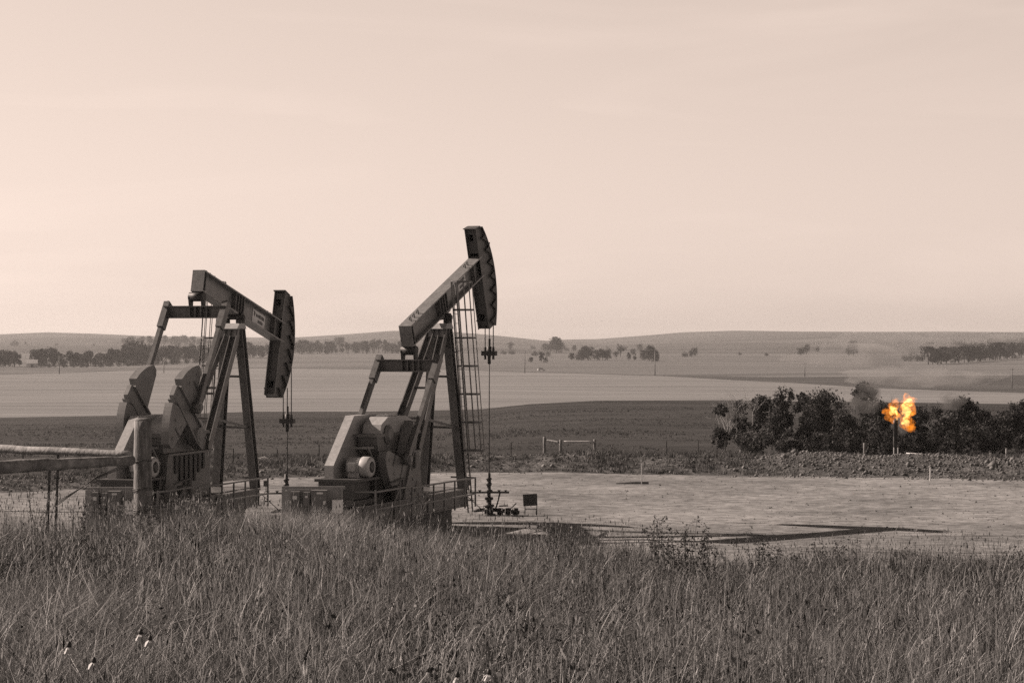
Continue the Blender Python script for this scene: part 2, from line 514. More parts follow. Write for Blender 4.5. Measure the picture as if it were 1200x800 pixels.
def tall_grass():
    g = Tufts()
    # leaves
    n = 480000
    D = RNG.uniform(5.2, 37, n); t = RNG.uniform(-0.36, 0.36, n)
    x = t * D; y = D
    cl = lumps(x, y, 31, 1.7, 4); cl2 = lumps(x, y, 32, 0.55, 3)
    keep = RNG.uniform(0, 1, n) < 0.72 + 0.5 * cl
    x, y, D, cl, cl2 = x[keep], y[keep], D[keep], cl[keep], cl2[keep]
    n = len(x)
    z = hill_near(x, y)
    h = RNG.uniform(0.14, 0.46, n) * (1 + 0.6 * cl + 0.35 * cl2) * (1 + 0.25 * smooth(17, 26, D) * (1 - smooth(-3.5, 1.0, x)))
    h = np.clip(h, 0.12, 0.75) * np.interp(D, [5, 9, 20, 30, 37], [0.75, 0.9, 1.0, 1.0, 0.8])
    w = np.interp(D, [5, 12, 37], [0.0034, 0.0046, 0.0085]) * RNG.uniform(0.5, 1.6, n)
    tone = np.clip(0.06 + 0.11 * cl2 + 0.08 * cl + 0.06 * lumps(x, y, 66, 0.28, 2) + RNG.normal(0, 0.045, n) + RNG.uniform(0.12, 0.9, n) * (RNG.uniform(0, 1, n) < 0.21), 0.0, 1)
    az = RNG.uniform(0, 2 * PI, n)
    g.add(*blades(np.stack([x, y, z - 0.02], -1), h, w, RNG.uniform(0.0, 0.75, n), az, RNG.uniform(0, 0.8, n) ** 1.3, tone))
    # flowering stalks with seed heads
    n = 34000
    D = RNG.uniform(5.5, 36, n); t = RNG.uniform(-0.36, 0.36, n)
    x = t * D; y = D
    cl = lumps(x, y, 35, 0.9, 4)
    keep = RNG.uniform(0, 1, n) < 0.5 + 0.7 * cl
    x, y, D, cl = x[keep], y[keep], D[keep], cl[keep]
    n = len(x); z = hill_near(x, y)
    h = RNG.uniform(0.28, 0.68, n) * (1 + 0.35 * cl) * (1 + 0.25 * smooth(17, 26, D) * (1 - smooth(-3.5, 1.0, x))) * np.interp(D, [5, 9, 20, 36], [0.7, 0.85, 1.0, 0.95])
    w = np.interp(D, [5, 12, 37], [0.003, 0.004, 0.007]) * RNG.uniform(0.7, 1.3, n)
    tone = np.clip(0.22 + RNG.normal(0, 0.18, n), 0.02, 1)
    az = RNG.uniform(0, 2 * PI, n); lean = np.abs(RNG.normal(0.0, 0.13, n)); curl = RNG.uniform(0, 0.22, n) * (RNG.uniform(0, 1, n) < 0.5)
    base = np.stack([x, y, z - 0.02], -1)
    V, q, tr, a = blades(base, h, w, lean, az, curl, tone)
    g.add(V, q, tr, a)
    top = V.reshape(-1, 5, 3)[:, 4]; mid = V.reshape(-1, 5, 3)[:, 2]
    dv = top - mid; dv /= np.linalg.norm(dv, axis=1)[:, None]
    L = RNG.uniform(0.02, 0.10, n)
    wd = np.interp(D, [5, 37], [0.006, 0.012]) * RNG.uniform(0.5, 1.6, n)
    g.add(*(lambda v, q2, a2: (v, q2, None, a2))(*seed_heads(top - dv * (L * 0.6)[:, None], dv, L, wd, np.clip(tone + RNG.normal(0.08, 0.15, n), 0, 1))))
    # arching dead blades, four segments, near the camera
    n = 26000
    D = 5.5 + 24 * RNG.uniform(0, 1, n) ** 1.3; x = RNG.uniform(-0.36, 0.36, n) * D; y = D; z = hill_near(x, y)
    az = RNG.uniform(0, 2 * PI, n); L = RNG.uniform(0.18, 0.5, n); bend = RNG.uniform(0.5, 2.2, n); th0 = RNG.uniform(0.05, 0.6, n)
    wd = np.interp(D, [5, 12, 30], [0.0045, 0.006, 0.009]) * RNG.uniform(0.6, 1.4, n)
    p = np.stack([x, y, z + RNG.uniform(0.0, 0.16, n)], -1); fa = az + PI / 2 + RNG.normal(0, 0.4, n)
    ww = np.stack([np.cos(fa), np.sin(fa), 0 * fa], -1) * (wd / 2)[:, None]
    rows = []
    for k in range(5):
        rows += [p - ww * (1 - k / 4.6), p + ww * (1 - k / 4.6)]
        a_ = th0 + bend * k / 4
        p = p + np.stack([np.sin(a_) * np.cos(az), np.sin(a_) * np.sin(az), np.cos(a_)], -1) * (L / 4)[:, None]
    V = np.stack(rows, 1).reshape(-1, 3); k0 = np.arange(n) * 10
    Q = np.concatenate([np.stack([k0 + 2 * j, k0 + 2 * j + 1, k0 + 2 * j + 3, k0 + 2 * j + 2], -1) for j in range(4)])
    tn = np.clip(RNG.uniform(0.05, 0.95, n) ** 1.2, 0, 1)
    g.add(V, Q, None, np.repeat(tn, 10))
    # broad-leaved forbs mixed in, in loose drifts
    n = 9000
    D = 5.5 + 28 * RNG.uniform(0, 1, n); x = RNG.uniform(-0.36, 0.36, n) * D; y = D
    ok = RNG.uniform(0, 1, n) < 0.35 + 0.9 * lumps(x, y, 61, 0.8, 3)
    x, y, D = x[ok], y[ok], D[ok]; n = len(x); z = hill_near(x, y)
    per = 26; hh = RNG.uniform(0.15, 0.5, n)
    u = RNG.uniform(0.15, 1, (n, per))
    cx = x[:, None] + RNG.normal(0, 0.05, (n, per)); cy = y[:, None] + RNG.normal(0, 0.05, (n, per)); cz = z[:, None] + hh[:, None] * u
    tn = np.clip(RNG.normal(0.07, 0.09, n)[:, None] + RNG.normal(0, 0.05, (n, per)), 0, 1)
    V, Q, a = leaf_quads(np.stack([cx, cy, cz], -1).reshape(-1, 3), np.repeat(RNG.uniform(0.006, 0.019, n), per), tn.ravel())
    g.add(V, Q, None, a)
    o = g.build('tall_grass', M['grass'])
    return tag(o, 'tall dry prairie grass with seed heads across the foreground', 'grass', kind='stuff')


tall_grass()


def scatter_weeds(name, label, n, pfun, hfun, wfun, mat, tone0, tsd, seed=0):
    g = Tufts()
    x, y, z = pfun(n)
    n = len(x)
    per = 7
    X = np.repeat(x, per); Y = np.repeat(y, per); Z = np.repeat(z, per)
    r = hfun(X, Y)
    X = X + RNG.normal(0, 1, len(X)) * r * 0.35; Y = Y + RNG.normal(0, 1, len(X)) * r * 0.35
    tone = np.clip(np.repeat(RNG.normal(tone0, tsd, n), per) + RNG.normal(0, tsd * 0.5, len(X)), 0, 1)
    h = r * RNG.uniform(0.5, 1.1, len(X))
    g.add(*blades(np.stack([X, Y, Z - 0.03], -1), h, wfun(X, Y) * RNG.uniform(0.6, 1.4, len(X)), RNG.uniform(0, 0.8, len(X)), RNG.uniform(0, 6.28, len(X)), RNG.uniform(0, 0.5, len(X)), tone))
    return tag(g.build(name, mat), label, 'weeds', kind='stuff')


def berm_pts(n):
    t = RNG.uniform(-0.34, 0.34, n)
    d = d1_of(t) + RNG.uniform(0.3, 12, n) ** 1.0
    px = PXT(t)
    dens = np.interp(px, [0, 250, 560, 700, 840, 900, 1200], [0.9, 0.8, 1.0, 0.9, 0.7, 0.12, 0.08])
    dens = np.where(d - d1_of(t) > 4.5, np.maximum(dens, 0.45), dens)
    ok = RNG.uniform(0, 1, n) < dens * (0.75 + 0.5 * lumps(t * d, d, 41, 0.6, 3))
    t, d = t[ok], d[ok]
    return t * d, d, terrain(t, d)


scatter_weeds('bank_weeds', 'scrubby weeds growing along the bank behind the dirt pad', 15000, berm_pts,
              lambda x, y: 0.16 + 0.22 * np.clip(lumps(x, y, 44, 0.4, 3) + 0.4, 0, 1.2), lambda x, y: 0.035 + 0 * x, M['weed'], 0.28, 0.16)


def pasture_pts(n):
    t = RNG.uniform(-0.32, 0.32, n)
    d = 112 + 260 * RNG.uniform(0, 1, n) ** 1.4
    ok = lumps(t * d, d, 47, 0.16, 4) > -0.1
    t, d = t[ok], d[ok]
    return t * d, d, terrain(t, d)


scatter_weeds('pasture_tufts', 'dark grass tufts over the low pasture slope', 26000, pasture_pts,
              lambda x, y: 0.16 + 0.16 * np.clip(lumps(x, y, 49, 0.09, 3) + 0.3, 0, 1), lambda x, y: 0.06 + 0 * x, M['weed'], 0.22, 0.10)


def pad_edge_pts(n):
    x = RNG.uniform(-26, 26, n); y = RNG.uniform(37, 66, n)
    ok = (RNG.uniform(0, 1, n) < 1 - smooth(52, 65, y)) 
    x, y = x[ok], y[ok]
    return x, y, np.where(y < 52.5, hill_near(x, y), terrain(x / y, y))


scatter_weeds('slope_grass', 'dry grass on the slope falling to the pad', 26000, pad_edge_pts,
              lambda x, y: 0.25 + 0.1 * lumps(x, y, 52, 0.5, 3), lambda x, y: 0.03 + 0 * x, M['weed'], 0.3, 0.15)


def rubble():
    """clods and stones on the berm"""
    n = 22000
    t = RNG.uniform(-0.33, 0.33, n)
    d = d1_of(t) + np.clip(RNG.normal(3.0, 1.7, n), -0.8, 8)
    px = PXT(t)
    ok = RNG.uniform(0, 1, n) < np.interp(px, [0, 800, 880, 940, 1200], [0.10, 0.15, 0.6, 1.0, 1.0])
    t, d = t[ok], d[ok]; n = len(t)
    base = np.array([(1, 0, 0), (-1, 0, 0), (0, 1, 0), (0, -1, 0), (0, 0, 1), (0, 0, -1)], float)
    fc = np.array([(0, 2, 4), (2, 1, 4), (1, 3, 4), (3, 0, 4), (2, 0, 5), (1, 2, 5), (3, 1, 5), (0, 3, 5)])
    s = np.exp(RNG.normal(math.log(0.036), 0.5, n))
    V = base[None] * s[:, None, None] * RNG.uniform(0.6, 1.3, (n, 6, 3))
    a = RNG.uniform(0, 6.28, n)
    ca, sa = np.cos(a)[:, None], np.sin(a)[:, None]
    V = np.stack([V[:, :, 0] * ca - V[:, :, 1] * sa, V[:, :, 0] * sa + V[:, :, 1] * ca, V[:, :, 2] * 0.8], -1)
    V += np.stack([t * d, d, terrain(t, d) + s * 0.25], -1)[:, None]
    f = (np.arange(n)[:, None, None] * 6 + fc[None]).reshape(-1, 3)
    tone = np.repeat(np.clip(RNG.normal(0.5, 0.22, n), 0, 1), 6)
    m = leaf_mat('clods', 0.04, 0.2, 0.0)
    o = link(bpy.data.objects.new('dirt_clods', np_mesh('dirt_clods', V.reshape(-1, 3), None, f, [m], False, {'tone': tone})))
    tag(o, 'loose clods and stones covering the dirt berm', 'rubble', kind='stuff')


rubble()


def pad_stones():
    n = 5000
    t = RNG.uniform(-0.30, 0.30, n); d = 60 + RNG.uniform(0, 1, n) * (d1_of(t) - 60.5)
    base = np.array([(1, 0, 0), (-1, 0, 0), (0, 1, 0), (0, -1, 0), (0, 0, 1)], float)
    fc = np.array([(0, 2, 4), (2, 1, 4), (1, 3, 4), (3, 0, 4)])
    s_ = np.exp(RNG.normal(math.log(0.018), 0.5, n))
    V = base[None] * s_[:, None, None] * RNG.uniform(0.6, 1.3, (n, 5, 3)) + np.stack([t * d, d, terrain(t, d)], -1)[:, None]
    f = (np.arange(n)[:, None, None] * 5 + fc[None]).reshape(-1, 3)
    o = link(bpy.data.objects.new('pad_stones', np_mesh('pad_stones', V.reshape(-1, 3), None, f, [M['berm']], False)))
    tag(o, 'small stones scattered over the dirt pad', 'stones', kind='stuff')


pad_stones()


# ------------------------------------------------------------------ pump jacks
def rot2(s, n, a):
    return (s * math.cos(a) - n * math.sin(a), s * math.sin(a) + n * math.cos(a))


PIV = (0.0, 6.66)
SHAFT = (-4.35, 2.9)


def pump_jack(label, px, D, az, tilt, crank_deg, side):
    """X forward to the well, Y left, Z up; az = heading right of straight ahead; side = ladder side (-1 right)"""
    root = empty('pump_jack', (tpx(px) * D, D, -6.0), PI / 2 - R(az))
    tag(root, label, 'pump jack', 'pump jacks on the dirt pad')
    tl = R(tilt)

    def bc(s, n, y=0.0):                       # beam coordinates -> local
        a, b = rot2(s, n, tl)
        return Vector((PIV[0] + a, y, PIV[1] + b))
    MBm = Matrix.Translation((PIV[0], 0, PIV[1])) @ Matrix.Rotation(-tl, 4, 'Y')

    # foundation and skid
    m = MB(); m.box(-8.2, -0.25, -0.52, 0.52, -0.45, 0.36); m.build('foundation', M['rust'], root)  # dark rust material stands in for the shade under the skid
    m = MB()
    for y in (-0.78, 0.78):
        m.box(-8.45, 0.20, y - 0.09, y + 0.09, 0.402, 0.90)
        m.box(-8.45, 0.20, y - 0.14, y + 0.14, 0.36, 0.402); m.box(-8.45, 0.20, y - 0.14, y + 0.14, 0.90, 0.95)
        for x in (-8.2, -5.9, -3.2, 0.1): m.box(x, x + 0.03, y - 0.125, y + 0.125, 0.403, 0.899)
    for x in (-8.4, -7.0, -5.2, -3.0, -1.2, 0.12):
        m.box(x, x + 0.06, -0.63, 0.63, 0.42, 0.86)
    m.build('skid', M['paint'], root)
    m = MB(); m.box(-2.7, 0.16, -0.62, 0.62, 0.955, 0.985); m.build('deck_plate', M['paint'], root)

    # gear reducer pedestal; the shade in its slots put in as black boxes
    m = MB(); m.prism([(-6.2, 0.953), (-2.8, 0.953), (-3.05, 2.33), (-5.95, 2.33)], -0.52, 0.52)
    m.box(-6.05, -2.98, -0.60, 0.60, 2.332, 2.40)
    ped = m.build('pedestal', M['paint'], root)
    m = MB()
    for k, (w, l) in enumerate([(0.14, 0.55), (0.14, 0.85), (0.16, 1.3), (0.16, 1.3), (0.14, 0.85), (0.14, 0.6), (0.12, 0.5)]):
        x = -5.5 + k * 0.33
        m.box(x, x + w, -0.565, -0.523, 2.32 - l, 2.32)
    m.build('slot_shade', M['black'], ped)

    # gear reducer
    m = MB()
    m.prism([(-6.25, 2.42), (-3.3, 2.42), (-3.2, 2.75), (-3.2, 3.0), (-6.35, 3.0), (-6.35, 2.7)], -0.52, 0.12)
    m.box(-6.5, -3.05, -0.57, 0.16, 2.93, 3.02)
    gr = m.build('gear_reducer', M['paint'], root)
    m = MB(); m.prism([(-6.1, 3.022), (-3.25, 3.022), (-3.5, 3.36), (-4.1, 3.52), (-5.5, 3.52), (-6.0, 3.3)], -0.5, 0.1)
    m.box(-5.3, -4.5, -0.38, -0.02, 3.522, 3.58)
    m.build('gearbox_cover', M['paint_light'], gr)
    m = MB()
    m.lathe((-5.55, -0.52, 2.98), (0, -1, 0), [(0.0, 0.30), (0.05, 0.30), (0.051, 0.22), (0.11, 0.22), (0.12, 0.12)], 18)
    m.lathe((-3.75, -0.52, 2.98), (0, -1, 0), [(0.0, 0.18), (0.06, 0.18), (0.07, 0.09)], 14)
    m.lathe((SHAFT[0], -0.9, SHAFT[1]), (0, 1, 0), [(0.0, 0.16), (1.92, 0.16)], 16)
    m.build('shaft_hub', M['weight'], gr)
    m = MB()
    m.bar((-6.5, -0.45, 2.62), (-6.95, -0.45, 2.62), 0.06, 0.06); m.bar((-6.9, -0.45, 2.62), (-6.36, -0.45, 2.1), 0.05, 0.05)
    m.bar((-6.95, -0.45, 2.62), (-6.95, 0.1, 2.62), 0.06, 0.06)
    m.build('bracket', M['weight'], gr)

    # motor on its stand, belt guard
    m = MB(); m.box(-8.4, -6.35, -0.62, 0.62, 0.953, 1.10); m.box(-8.3, -8.15, -0.55, 0.55, 1.10, 1.66); m.box(-6.6, -6.45, -0.55, 0.55, 1.10, 1.66)
    m.box(-8.35, -6.4, -0.66, 0.66, 1.66, 1.74); m.box(-8.1, -6.7, -0.42, 0.42, 1.10, 1.655)
    m.build('motor_stand', M['dark'], root)
    m = MB(); cx, cz = -7.15, 2.06
    m.lathe((cx, 0.10, cz), (0, -1, 0), [(0.0, 0.16), (0.04, 0.26), (0.10, 0.275), (0.46, 0.275), (0.48, 0.25)], 22)
    m.box(cx - 0.22, cx + 0.22, -0.36, 0.0, 1.742, 1.86); m.box(cx - 0.40, cx - 0.26, -0.28, -0.06, 1.95, 2.2)
    for k in range(24):
        a = 2 * PI * k / 24
        p = Vector((cx + 0.275 * math.cos(a), 0.02, cz + 0.275 * math.sin(a)))
        m.bar(p, p + Vector((0, -0.36, 0)), 0.012, 0.03, up=(math.cos(a), 0, math.sin(a)))
    mo = m.build('motor', M['motor'], root)
    m = MB(); m.lathe((cx, -0.385, cz), (0, -1, 0), [(0.0, 0.30), (0.02, 0.315), (0.25, 0.315), (0.30, 0.29), (0.31, 0.19)], 24); m.build('fan_cover', M['motor'], mo)
    m = MB(); m.lathe((cx, -0.697, cz), (0, -1, 0), [(0.0, 0.17), (0.012, 0.17), (0.013, 0.10), (0.02, 0.10)], 20); m.build('air_inlet', M['dark'], mo)
    m = MB(); poly = [(-7.85, 1.60), (-7.85, 2.12), (-6.35, 3.58), (-4.7, 3.58), (-4.7, 2.6), (-5.4, 2.2), (-6.4, 1.60)]
    m.prism(poly, 0.26, 0.56)
    m.build('belt_guard', M['paint_light'], root)

    # samson post
    post = empty('samson_post'); post.parent = root
    feet = [((0.03, -0.24, 6.28), (0.02, -0.80, 0.955)), ((0.03, 0.24, 6.28), (0.06, 0.60, 0.987)),
            ((-0.14, -0.20, 6.28), (-3.12, -0.46, 2.40)), ((-0.14, 0.20, 6.28), (-3.12, 0.46, 2.40))]
    for k, (a, b) in enumerate(feet):
        m = MB(); m.hbeam(a, b, 0.26, 0.30 if k < 2 else 0.26, 0.03, up=(1, 0, 0) if k < 2 else (0, 1, 0))
        m.build('leg', M['paint'], post)
    m = MB()

    def lerp(a, b, s): return tuple(a[i] + (b[i] - a[i]) * s for i in range(3))
    prs = [(0, 1, 0.30, 0.30), (0, 1, 0.62, 0.62), (2, 3, 0.25, 0.25), (2, 3, 0.5, 0.5), (2, 3, 0.75, 0.75), (0, 2, 0.62, 0.75), (1, 3, 0.62, 0.75)]
    for a_, b_, sa, sb_ in prs:
        m = MB(); m.bar(lerp(*feet[a_], sa), lerp(*feet[b_], sb_), 0.075, 0.075)
        m.build('cross_brace', M['paint'], post)
    m = MB(); m.prism([(-0.46, 6.28), (0.30, 6.28), (0.16, 6.46), (-0.26, 6.46)], -0.36, 0.36)
    m.prism([(-0.40, 6.02), (-0.36, 6.0), (-0.14, 6.36), (-0.18, 6.38)], -0.30, 0.30)
    m.build('saddle', M['paint_light'], post)
    m = MB()
    for y in (-0.27, 0.27):
        m.box(-0.17, 0.17, y - 0.09, y + 0.09, 6.462, 6.58)
        m.lathe((0, y - 0.09, 6.66), (0, 1, 0), [(0, 0.15), (0.18, 0.15)], 16)
    m.lathe((0, -0.42, 6.66), (0, 1, 0), [(0, 0.08), (0.84, 0.08)], 14)
    m.build('bearing', M['black'], post)

    # walking beam
    m = MB()
    s0, s1, n0, n1, hw = -2.93, 3.85, 0.11, 0.82, 0.215
    m.box(s0, s1, -hw, hw, n1 - 0.045, n1); m.box(s0, s1, -hw, hw, n0, n0 + 0.045); m.box(s0 + 0.02, s1, -0.025, 0.025, n0 + 0.045, n1 - 0.045)
    m.box(s0 - 0.0, s0 + 0.03, -hw + 0.003, hw - 0.003, n0 + 0.046, n1 - 0.046)
    m.box(-0.45, 0.45, -0.22, 0.22, n0 - 0.035, n0 - 0.002)
    m.xform(MBm); wb = m.build('walking_beam', M['beam'], root)
    for s in (-2.75, -0.32, -0.1, 0.12, 0.34, 3.0):
        for y in (-1, 1):
            m = MB()
            m.box(s, s + 0.03, min(y * 0.026, y * (hw - 0.01)), max(y * 0.026, y * (hw - 0.01)), n0 + 0.047, n1 - 0.047)
            m.xform(MBm); m.build('stiffener', M['paint'], wb)
    for s in (-2.5, -2.2, -1.85, 2.6, 2.85):
        m = MB()
        m.tube([(s, -0.06, n1), (s + 0.02, -0.06, n1 + 0.10), (s + 0.1, 0.0, n1 + 0.12), (s + 0.12, 0.06, n1)], 0.016, 6)
        m.xform(MBm); m.build('lifting_lug', M['black'], wb)
    # builder's plate on both sides of the web
    for y in (-1, 1):
        ys = y * 0.030
        m = MB(); sx = 1.45
        lo, hi = min(ys, y * 0.042), max(ys, y * 0.042)
        m.box(sx, sx + 1.05, lo, hi, n0 + 0.14, n0 + 0.58)
        m.xform(MBm); pl = m.build('sign_plate', M['sign'], wb)
        m = MB(); ly, hy = min(y * 0.0425, y * 0.046), max(y * 0.0425, y * 0.046)
        m.prism([(sx + 0.05, n0 + 0.54), (sx + 0.22, n0 + 0.50), (sx + 0.14, n0 + 0.32)], ly, hy)
        r = random.Random(3)
        x = sx + 0.27
        while x < sx + 0.95:
            w = r.uniform(0.03, 0.07); m.box(x, x + w, ly, hy, n0 + 0.36 + r.uniform(0, .02), n0 + 0.48 + r.uniform(-.01, .02)); x += w + 0.02
        x = sx + 0.45
        while x < sx + 0.88:
            w = r.uniform(0.04, 0.07); m.box(x, x + w, ly, hy, n0 + 0.20, n0 + 0.29 + r.uniform(0, .02)); x += w + 0.02
        m.xform(MBm); m.build('lettering', M['dark'], pl)

    # horsehead
    A = 4.6
    HB = 0.60
    arc = [(A + 0.02 - HB * (n_ / 1.83) ** 2, n_) for n_ in [1.83 - 3.66 * k / 22 for k in range(23)]]
    m = MB()
    for y in (-0.20, 0.20):
        m.prism([(3.62, 1.90)] + arc + [(3.60, -1.83)], y - 0.012, y + 0.012)
    # rear plates set back between the side plates, above and below the beam, with open slots
    for s_, (a, b), (y0, y1) in ((3.74, (1.65, 1.86), (-0.187, 0.187)), (3.74, (0.95, 1.40), (-0.187, 0.187)), (3.74, (1.40, 1.65), (-0.187, -0.02)),
                                 (3.74, (-1.3, 0.14), (-0.187, 0.187)), (3.74, (-1.80, -1.55), (-0.187, 0.187)), (3.74, (-1.55, -1.3), (-0.187, -0.05))):
        m.prism([(s_, a), (s_, b), (s_ + 0.02, b), (s_ + 0.02, a)], y0, y1)
    m.prism([(3.54, 1.905), (4.03, 1.845), (4.035, 1.87), (3.545, 1.93)], -0.23, 0.23)
    m.prism([(3.64, -1.81), (3.97, -1.82), (3.97, -1.79), (3.64, -1.78)], -0.187, 0.187)
    
    m.xform(MBm); hh = m.build('horsehead', M['head'], root)
    m = MB()
    for i in range(22):
        (x0, z0), (x1, z1) = arc[i], arc[i + 1]
        q = (A + 0.03) / A
        m.prism([(x0, z0), (x1, z1), (x1 * q, z1 * q), (x0 * q, z0 * q)], -0.31, 0.31)
    m.xform(MBm); m.build('wireline_track', M['head'], hh)
    for i in range(2, 21, 3):
        p = [arc[i], (arc[i + 1][0] - 0.40, arc[i + 1][1] + 0.12), arc[min(i + 2, 22)]]
        for y in (-1, 1):
            m = MB(); m.prism(p, min(y * 0.213, y * 0.30), max(y * 0.213, y * 0.30))
            m.xform(MBm); m.build('gusset', M['black'], hh)  # black colour stands in for the triangular shadows the gussets cast
    m = MB()
    if side < 0:
        a, b, c = bc(4.62, 0.55, 0.0), bc(5.25, 0.85, 0.0), bc(4.63, 0.15, 0.0)
        m.tube([a, b, c], 0.018, 6); m.build('hook_bracket', M['black'], hh)

    # equalizer and tail bearing, pitmans
    ex, ez = rot2(-2.85, -0.06, tl); E0 = Vector((PIV[0] + ex, 0, PIV[1] + ez))
    m = MB()
    m.prism([(-2.92, 0.108), (-2.6, 0.108), (-2.7, 0.0), (-2.92, 0.0)], -0.17, 0.17); m.xform(MBm)
    m.lathe((E0.x, -0.26, E0.z), (0, 1, 0), [(0, 0.15), (0.52, 0.15)], 16)
    for y in (-0.22, 0.22):
        m.prism([(E0.x - 0.15, E0.z), (E0.x + 0.15, E0.z), (E0.x + 0.1, E0.z - 0.30), (E0.x - 0.1, E0.z - 0.30)], y - 0.03, y + 0.03)
    m.build('tail_bearing', M['black'], root)
    zt = E0.z - 0.29
    m = MB(); m.hbeam((E0.x, -1.03, zt - 0.20), (E0.x, 1.12, zt - 0.20), 0.34, 0.40, 0.035)
    for y in (-0.40, -0.2, 0.0, 0.2):
        m.box(E0.x - 0.155, E0.x + 0.155, y - 0.015, y + 0.015, zt - 0.362, zt - 0.038)
    eq = m.build('equalizer', M['paint'], root)
    th = R(crank_deg)
    pr = 1.03; pa = th - R(20)
    P0 = Vector((SHAFT[0] + pr * math.cos(pa), 0, SHAFT[1] + pr * math.sin(pa)))
    for y in (-0.98, 1.08):
        m = MB(); top = Vector((E0.x, y, zt - 0.10)); bot = Vector((P0.x, y, P0.z))
        d = (bot - top).normalized()
        m.bar(top + d * 0.45, bot + d * 0.05, 0.13, 0.21, up=(1, 0, 0))
        m.bar(top - d * 0.22, top + d * 0.75, 0.20, 0.28, up=(1, 0, 0))
        m.lathe((P0.x, y - 0.11, P0.z), (0, 1, 0), [(0, 0.14), (0.02, 0.2), (0.19, 0.2), (0.21, 0.14)], 18)
        m.tube([top - d * 0.20 + Vector((-0.03, 0, 0)), top - d * 0.30 + Vector((-0.03, 0, 0))], 0.05, 8)
        m.build('pitman', M['paint'], root)

    # cranks with counterweights
    for y in (-0.72, 0.84):
        out = -1 if y < 0 else 1
        MC = Matrix.Translation((SHAFT[0], y, SHAFT[1])) @ Matrix.Rotation(-th, 4, 'Y')
        m = MB()
        # tapered arm along +x of the crank frame
        m.prism([(-0.42, -0.24), (-0.42, 0.24), (0.0, 0.32), (2.05, 0.27), (2.2, 0.20), (2.2, -0.20), (2.05, -0.27), (0.0, -0.32)], -0.07, 0.07)
        for s in (-1, 1):
            m.prism([(-0.4, s * 0.25), (0.0, s * 0.325), (2.08, s * 0.275), (2.08, s * 0.22), (0.0, s * 0.27), (-0.4, s * 0.19)], -0.15, 0.15)
        m.lathe((0, -0.17, 0), (0, 1, 0), [(0, 0.27), (0.34, 0.27)], 20)
        bx, bz = rot2(pr, 0, -R(20))
        m.lathe((bx, out * 0.07, bz), (0, out, 0), [(0, 0.13), (0.24, 0.13), (0.25, 0.10), (0.36, 0.10)], 14)
        m.xform(MC); cr = m.build('crank', M['weight'], root)
        for s in (-1, 1):
            w = MB()
            a0, a1 = R(12.5), R(46.5)
            arcp = [(2.22 * math.cos(a0 + (a1 - a0) * k / 10), s * 2.22 * math.sin(a0 + (a1 - a0) * k / 10)) for k in range(11)]
            ex2 = arcp[-1]
            poly = [(1.75, s * 0.295)] + arcp + [(2.06 * math.cos(R(50.5)), s * 2.06 * math.sin(R(50.5))), (1.90 * math.cos(R(50.5)), s * 1.90 * math.sin(R(50.5))), (0.98, s * 0.325)]
            w.prism(poly, -0.13, 0.13)
            for (qx, qz) in ((1.2, 0.66), (1.65, 0.75), (1.45, 1.3)):
                w.lathe((qx, out * 0.13, s * qz), (0, out, 0), [(0, 0.055), (0.02, 0.055)], 8)
            w.m = 1
            w.box(1.12, 1.5, min(out * 0.131, out * 0.142), max(out * 0.131, out * 0.142), s * 0.96 - 0.035, s * 0.96 + 0.035)
            w.xform(MC); w.build('counterweight', [M['weight'], M['dark']], cr)

    # wireline, carrier bar, polished rod
    zb = (5.45 if tilt > 0 else 3.05)
    track = [bc(a_ + 0.055, n_) for a_, n_ in arc]
    kx = max(range(23), key=lambda k: track[k].x)
    wx = track[kx].x
    m = MB()
    for y in (-0.155, 0.155):
        pts = [(p.x, y, p.z) for p in track[:kx + 1]] + [(wx, y, zb)]
        m.tube(pts, 0.019, 6)
    wl = m.build('wireline', M['cable'], root)
    m = MB(); m.box(wx - 0.10, wx + 0.10, -0.27, 0.27, zb - 0.10, zb + 0.06)
    for y in (-0.155, 0.155): m.lathe((wx, y, zb - 0.24), (0, 0, 1), [(0, 0.045), (0.44, 0.045)], 8)
    m.lathe((wx, 0, zb - 0.4), (0, 0, 1), [(0, 0.06), (0.28, 0.06), (0.29, 0.085), (0.62, 0.085), (0.63, 0.05), (0.9, 0.05)], 10)
    m.build('carrier_bar', M['black'], wl)
    m = MB(); m.tube([(wx, 0, zb + 1.15), (wx, 0, 0.9)], 0.02, 8); m.build('polished_rod', M['dark'], root)

    # ladder with safety cage on one front leg
    sd = side
    L0 = Vector((0.22, sd * 1.0, 0.15)); L1 = Vector((0.14, sd * 0.42, 7.85))
    m = MB()
    ax = Vector((0.20, 0, 0))
    m.bar(L0 - ax, L1 - ax, 0.035, 0.05); m.bar(L0 + ax, L1 + ax, 0.035, 0.05)
    nr = 25
    for k in range(nr):
        p = L0.lerp(L1, (k + 0.5) / nr); m.tube([p - ax, p + ax], 0.009, 6)
    for s in (0.1, 0.4, 0.7):
        p = L0.lerp(L1, s); q = Vector(lerp(feet[0 if sd < 0 else 1][1], feet[0 if sd < 0 else 1][0], s * 1.2))
        m.bar(p, q, 0.04, 0.04)
    ld = m.build('ladder', M['paint'], root)
    m = MB()
    rc = 0.46
    cang = [R(-165 + 330 * k / 10) for k in range(11)]

    def cage_pt(p, a):
        return Vector((p.x + 0.30 * math.sin(a), p.y + sd * (0.30 + 0.36 * math.cos(a)), p.z))
    for k in range(7):
        p = L0.lerp(L1, 0.27 + 0.73 * k / 6)
        pts = [cage_pt(p, a) for a in cang]
        for a, b in zip(pts[:-1], pts[1:]):
            m.bar(a, b, 0.02, 0.06)
    for a in cang[1:-1:1]:
        m.bar(cage_pt(L0.lerp(L1, 0.27), a), cage_pt(L1, a), 0.018, 0.022)
    m.build('safety_cage', M['paint'], ld)

    # guard rail on the near side
    m = MB()
    y = -1.19
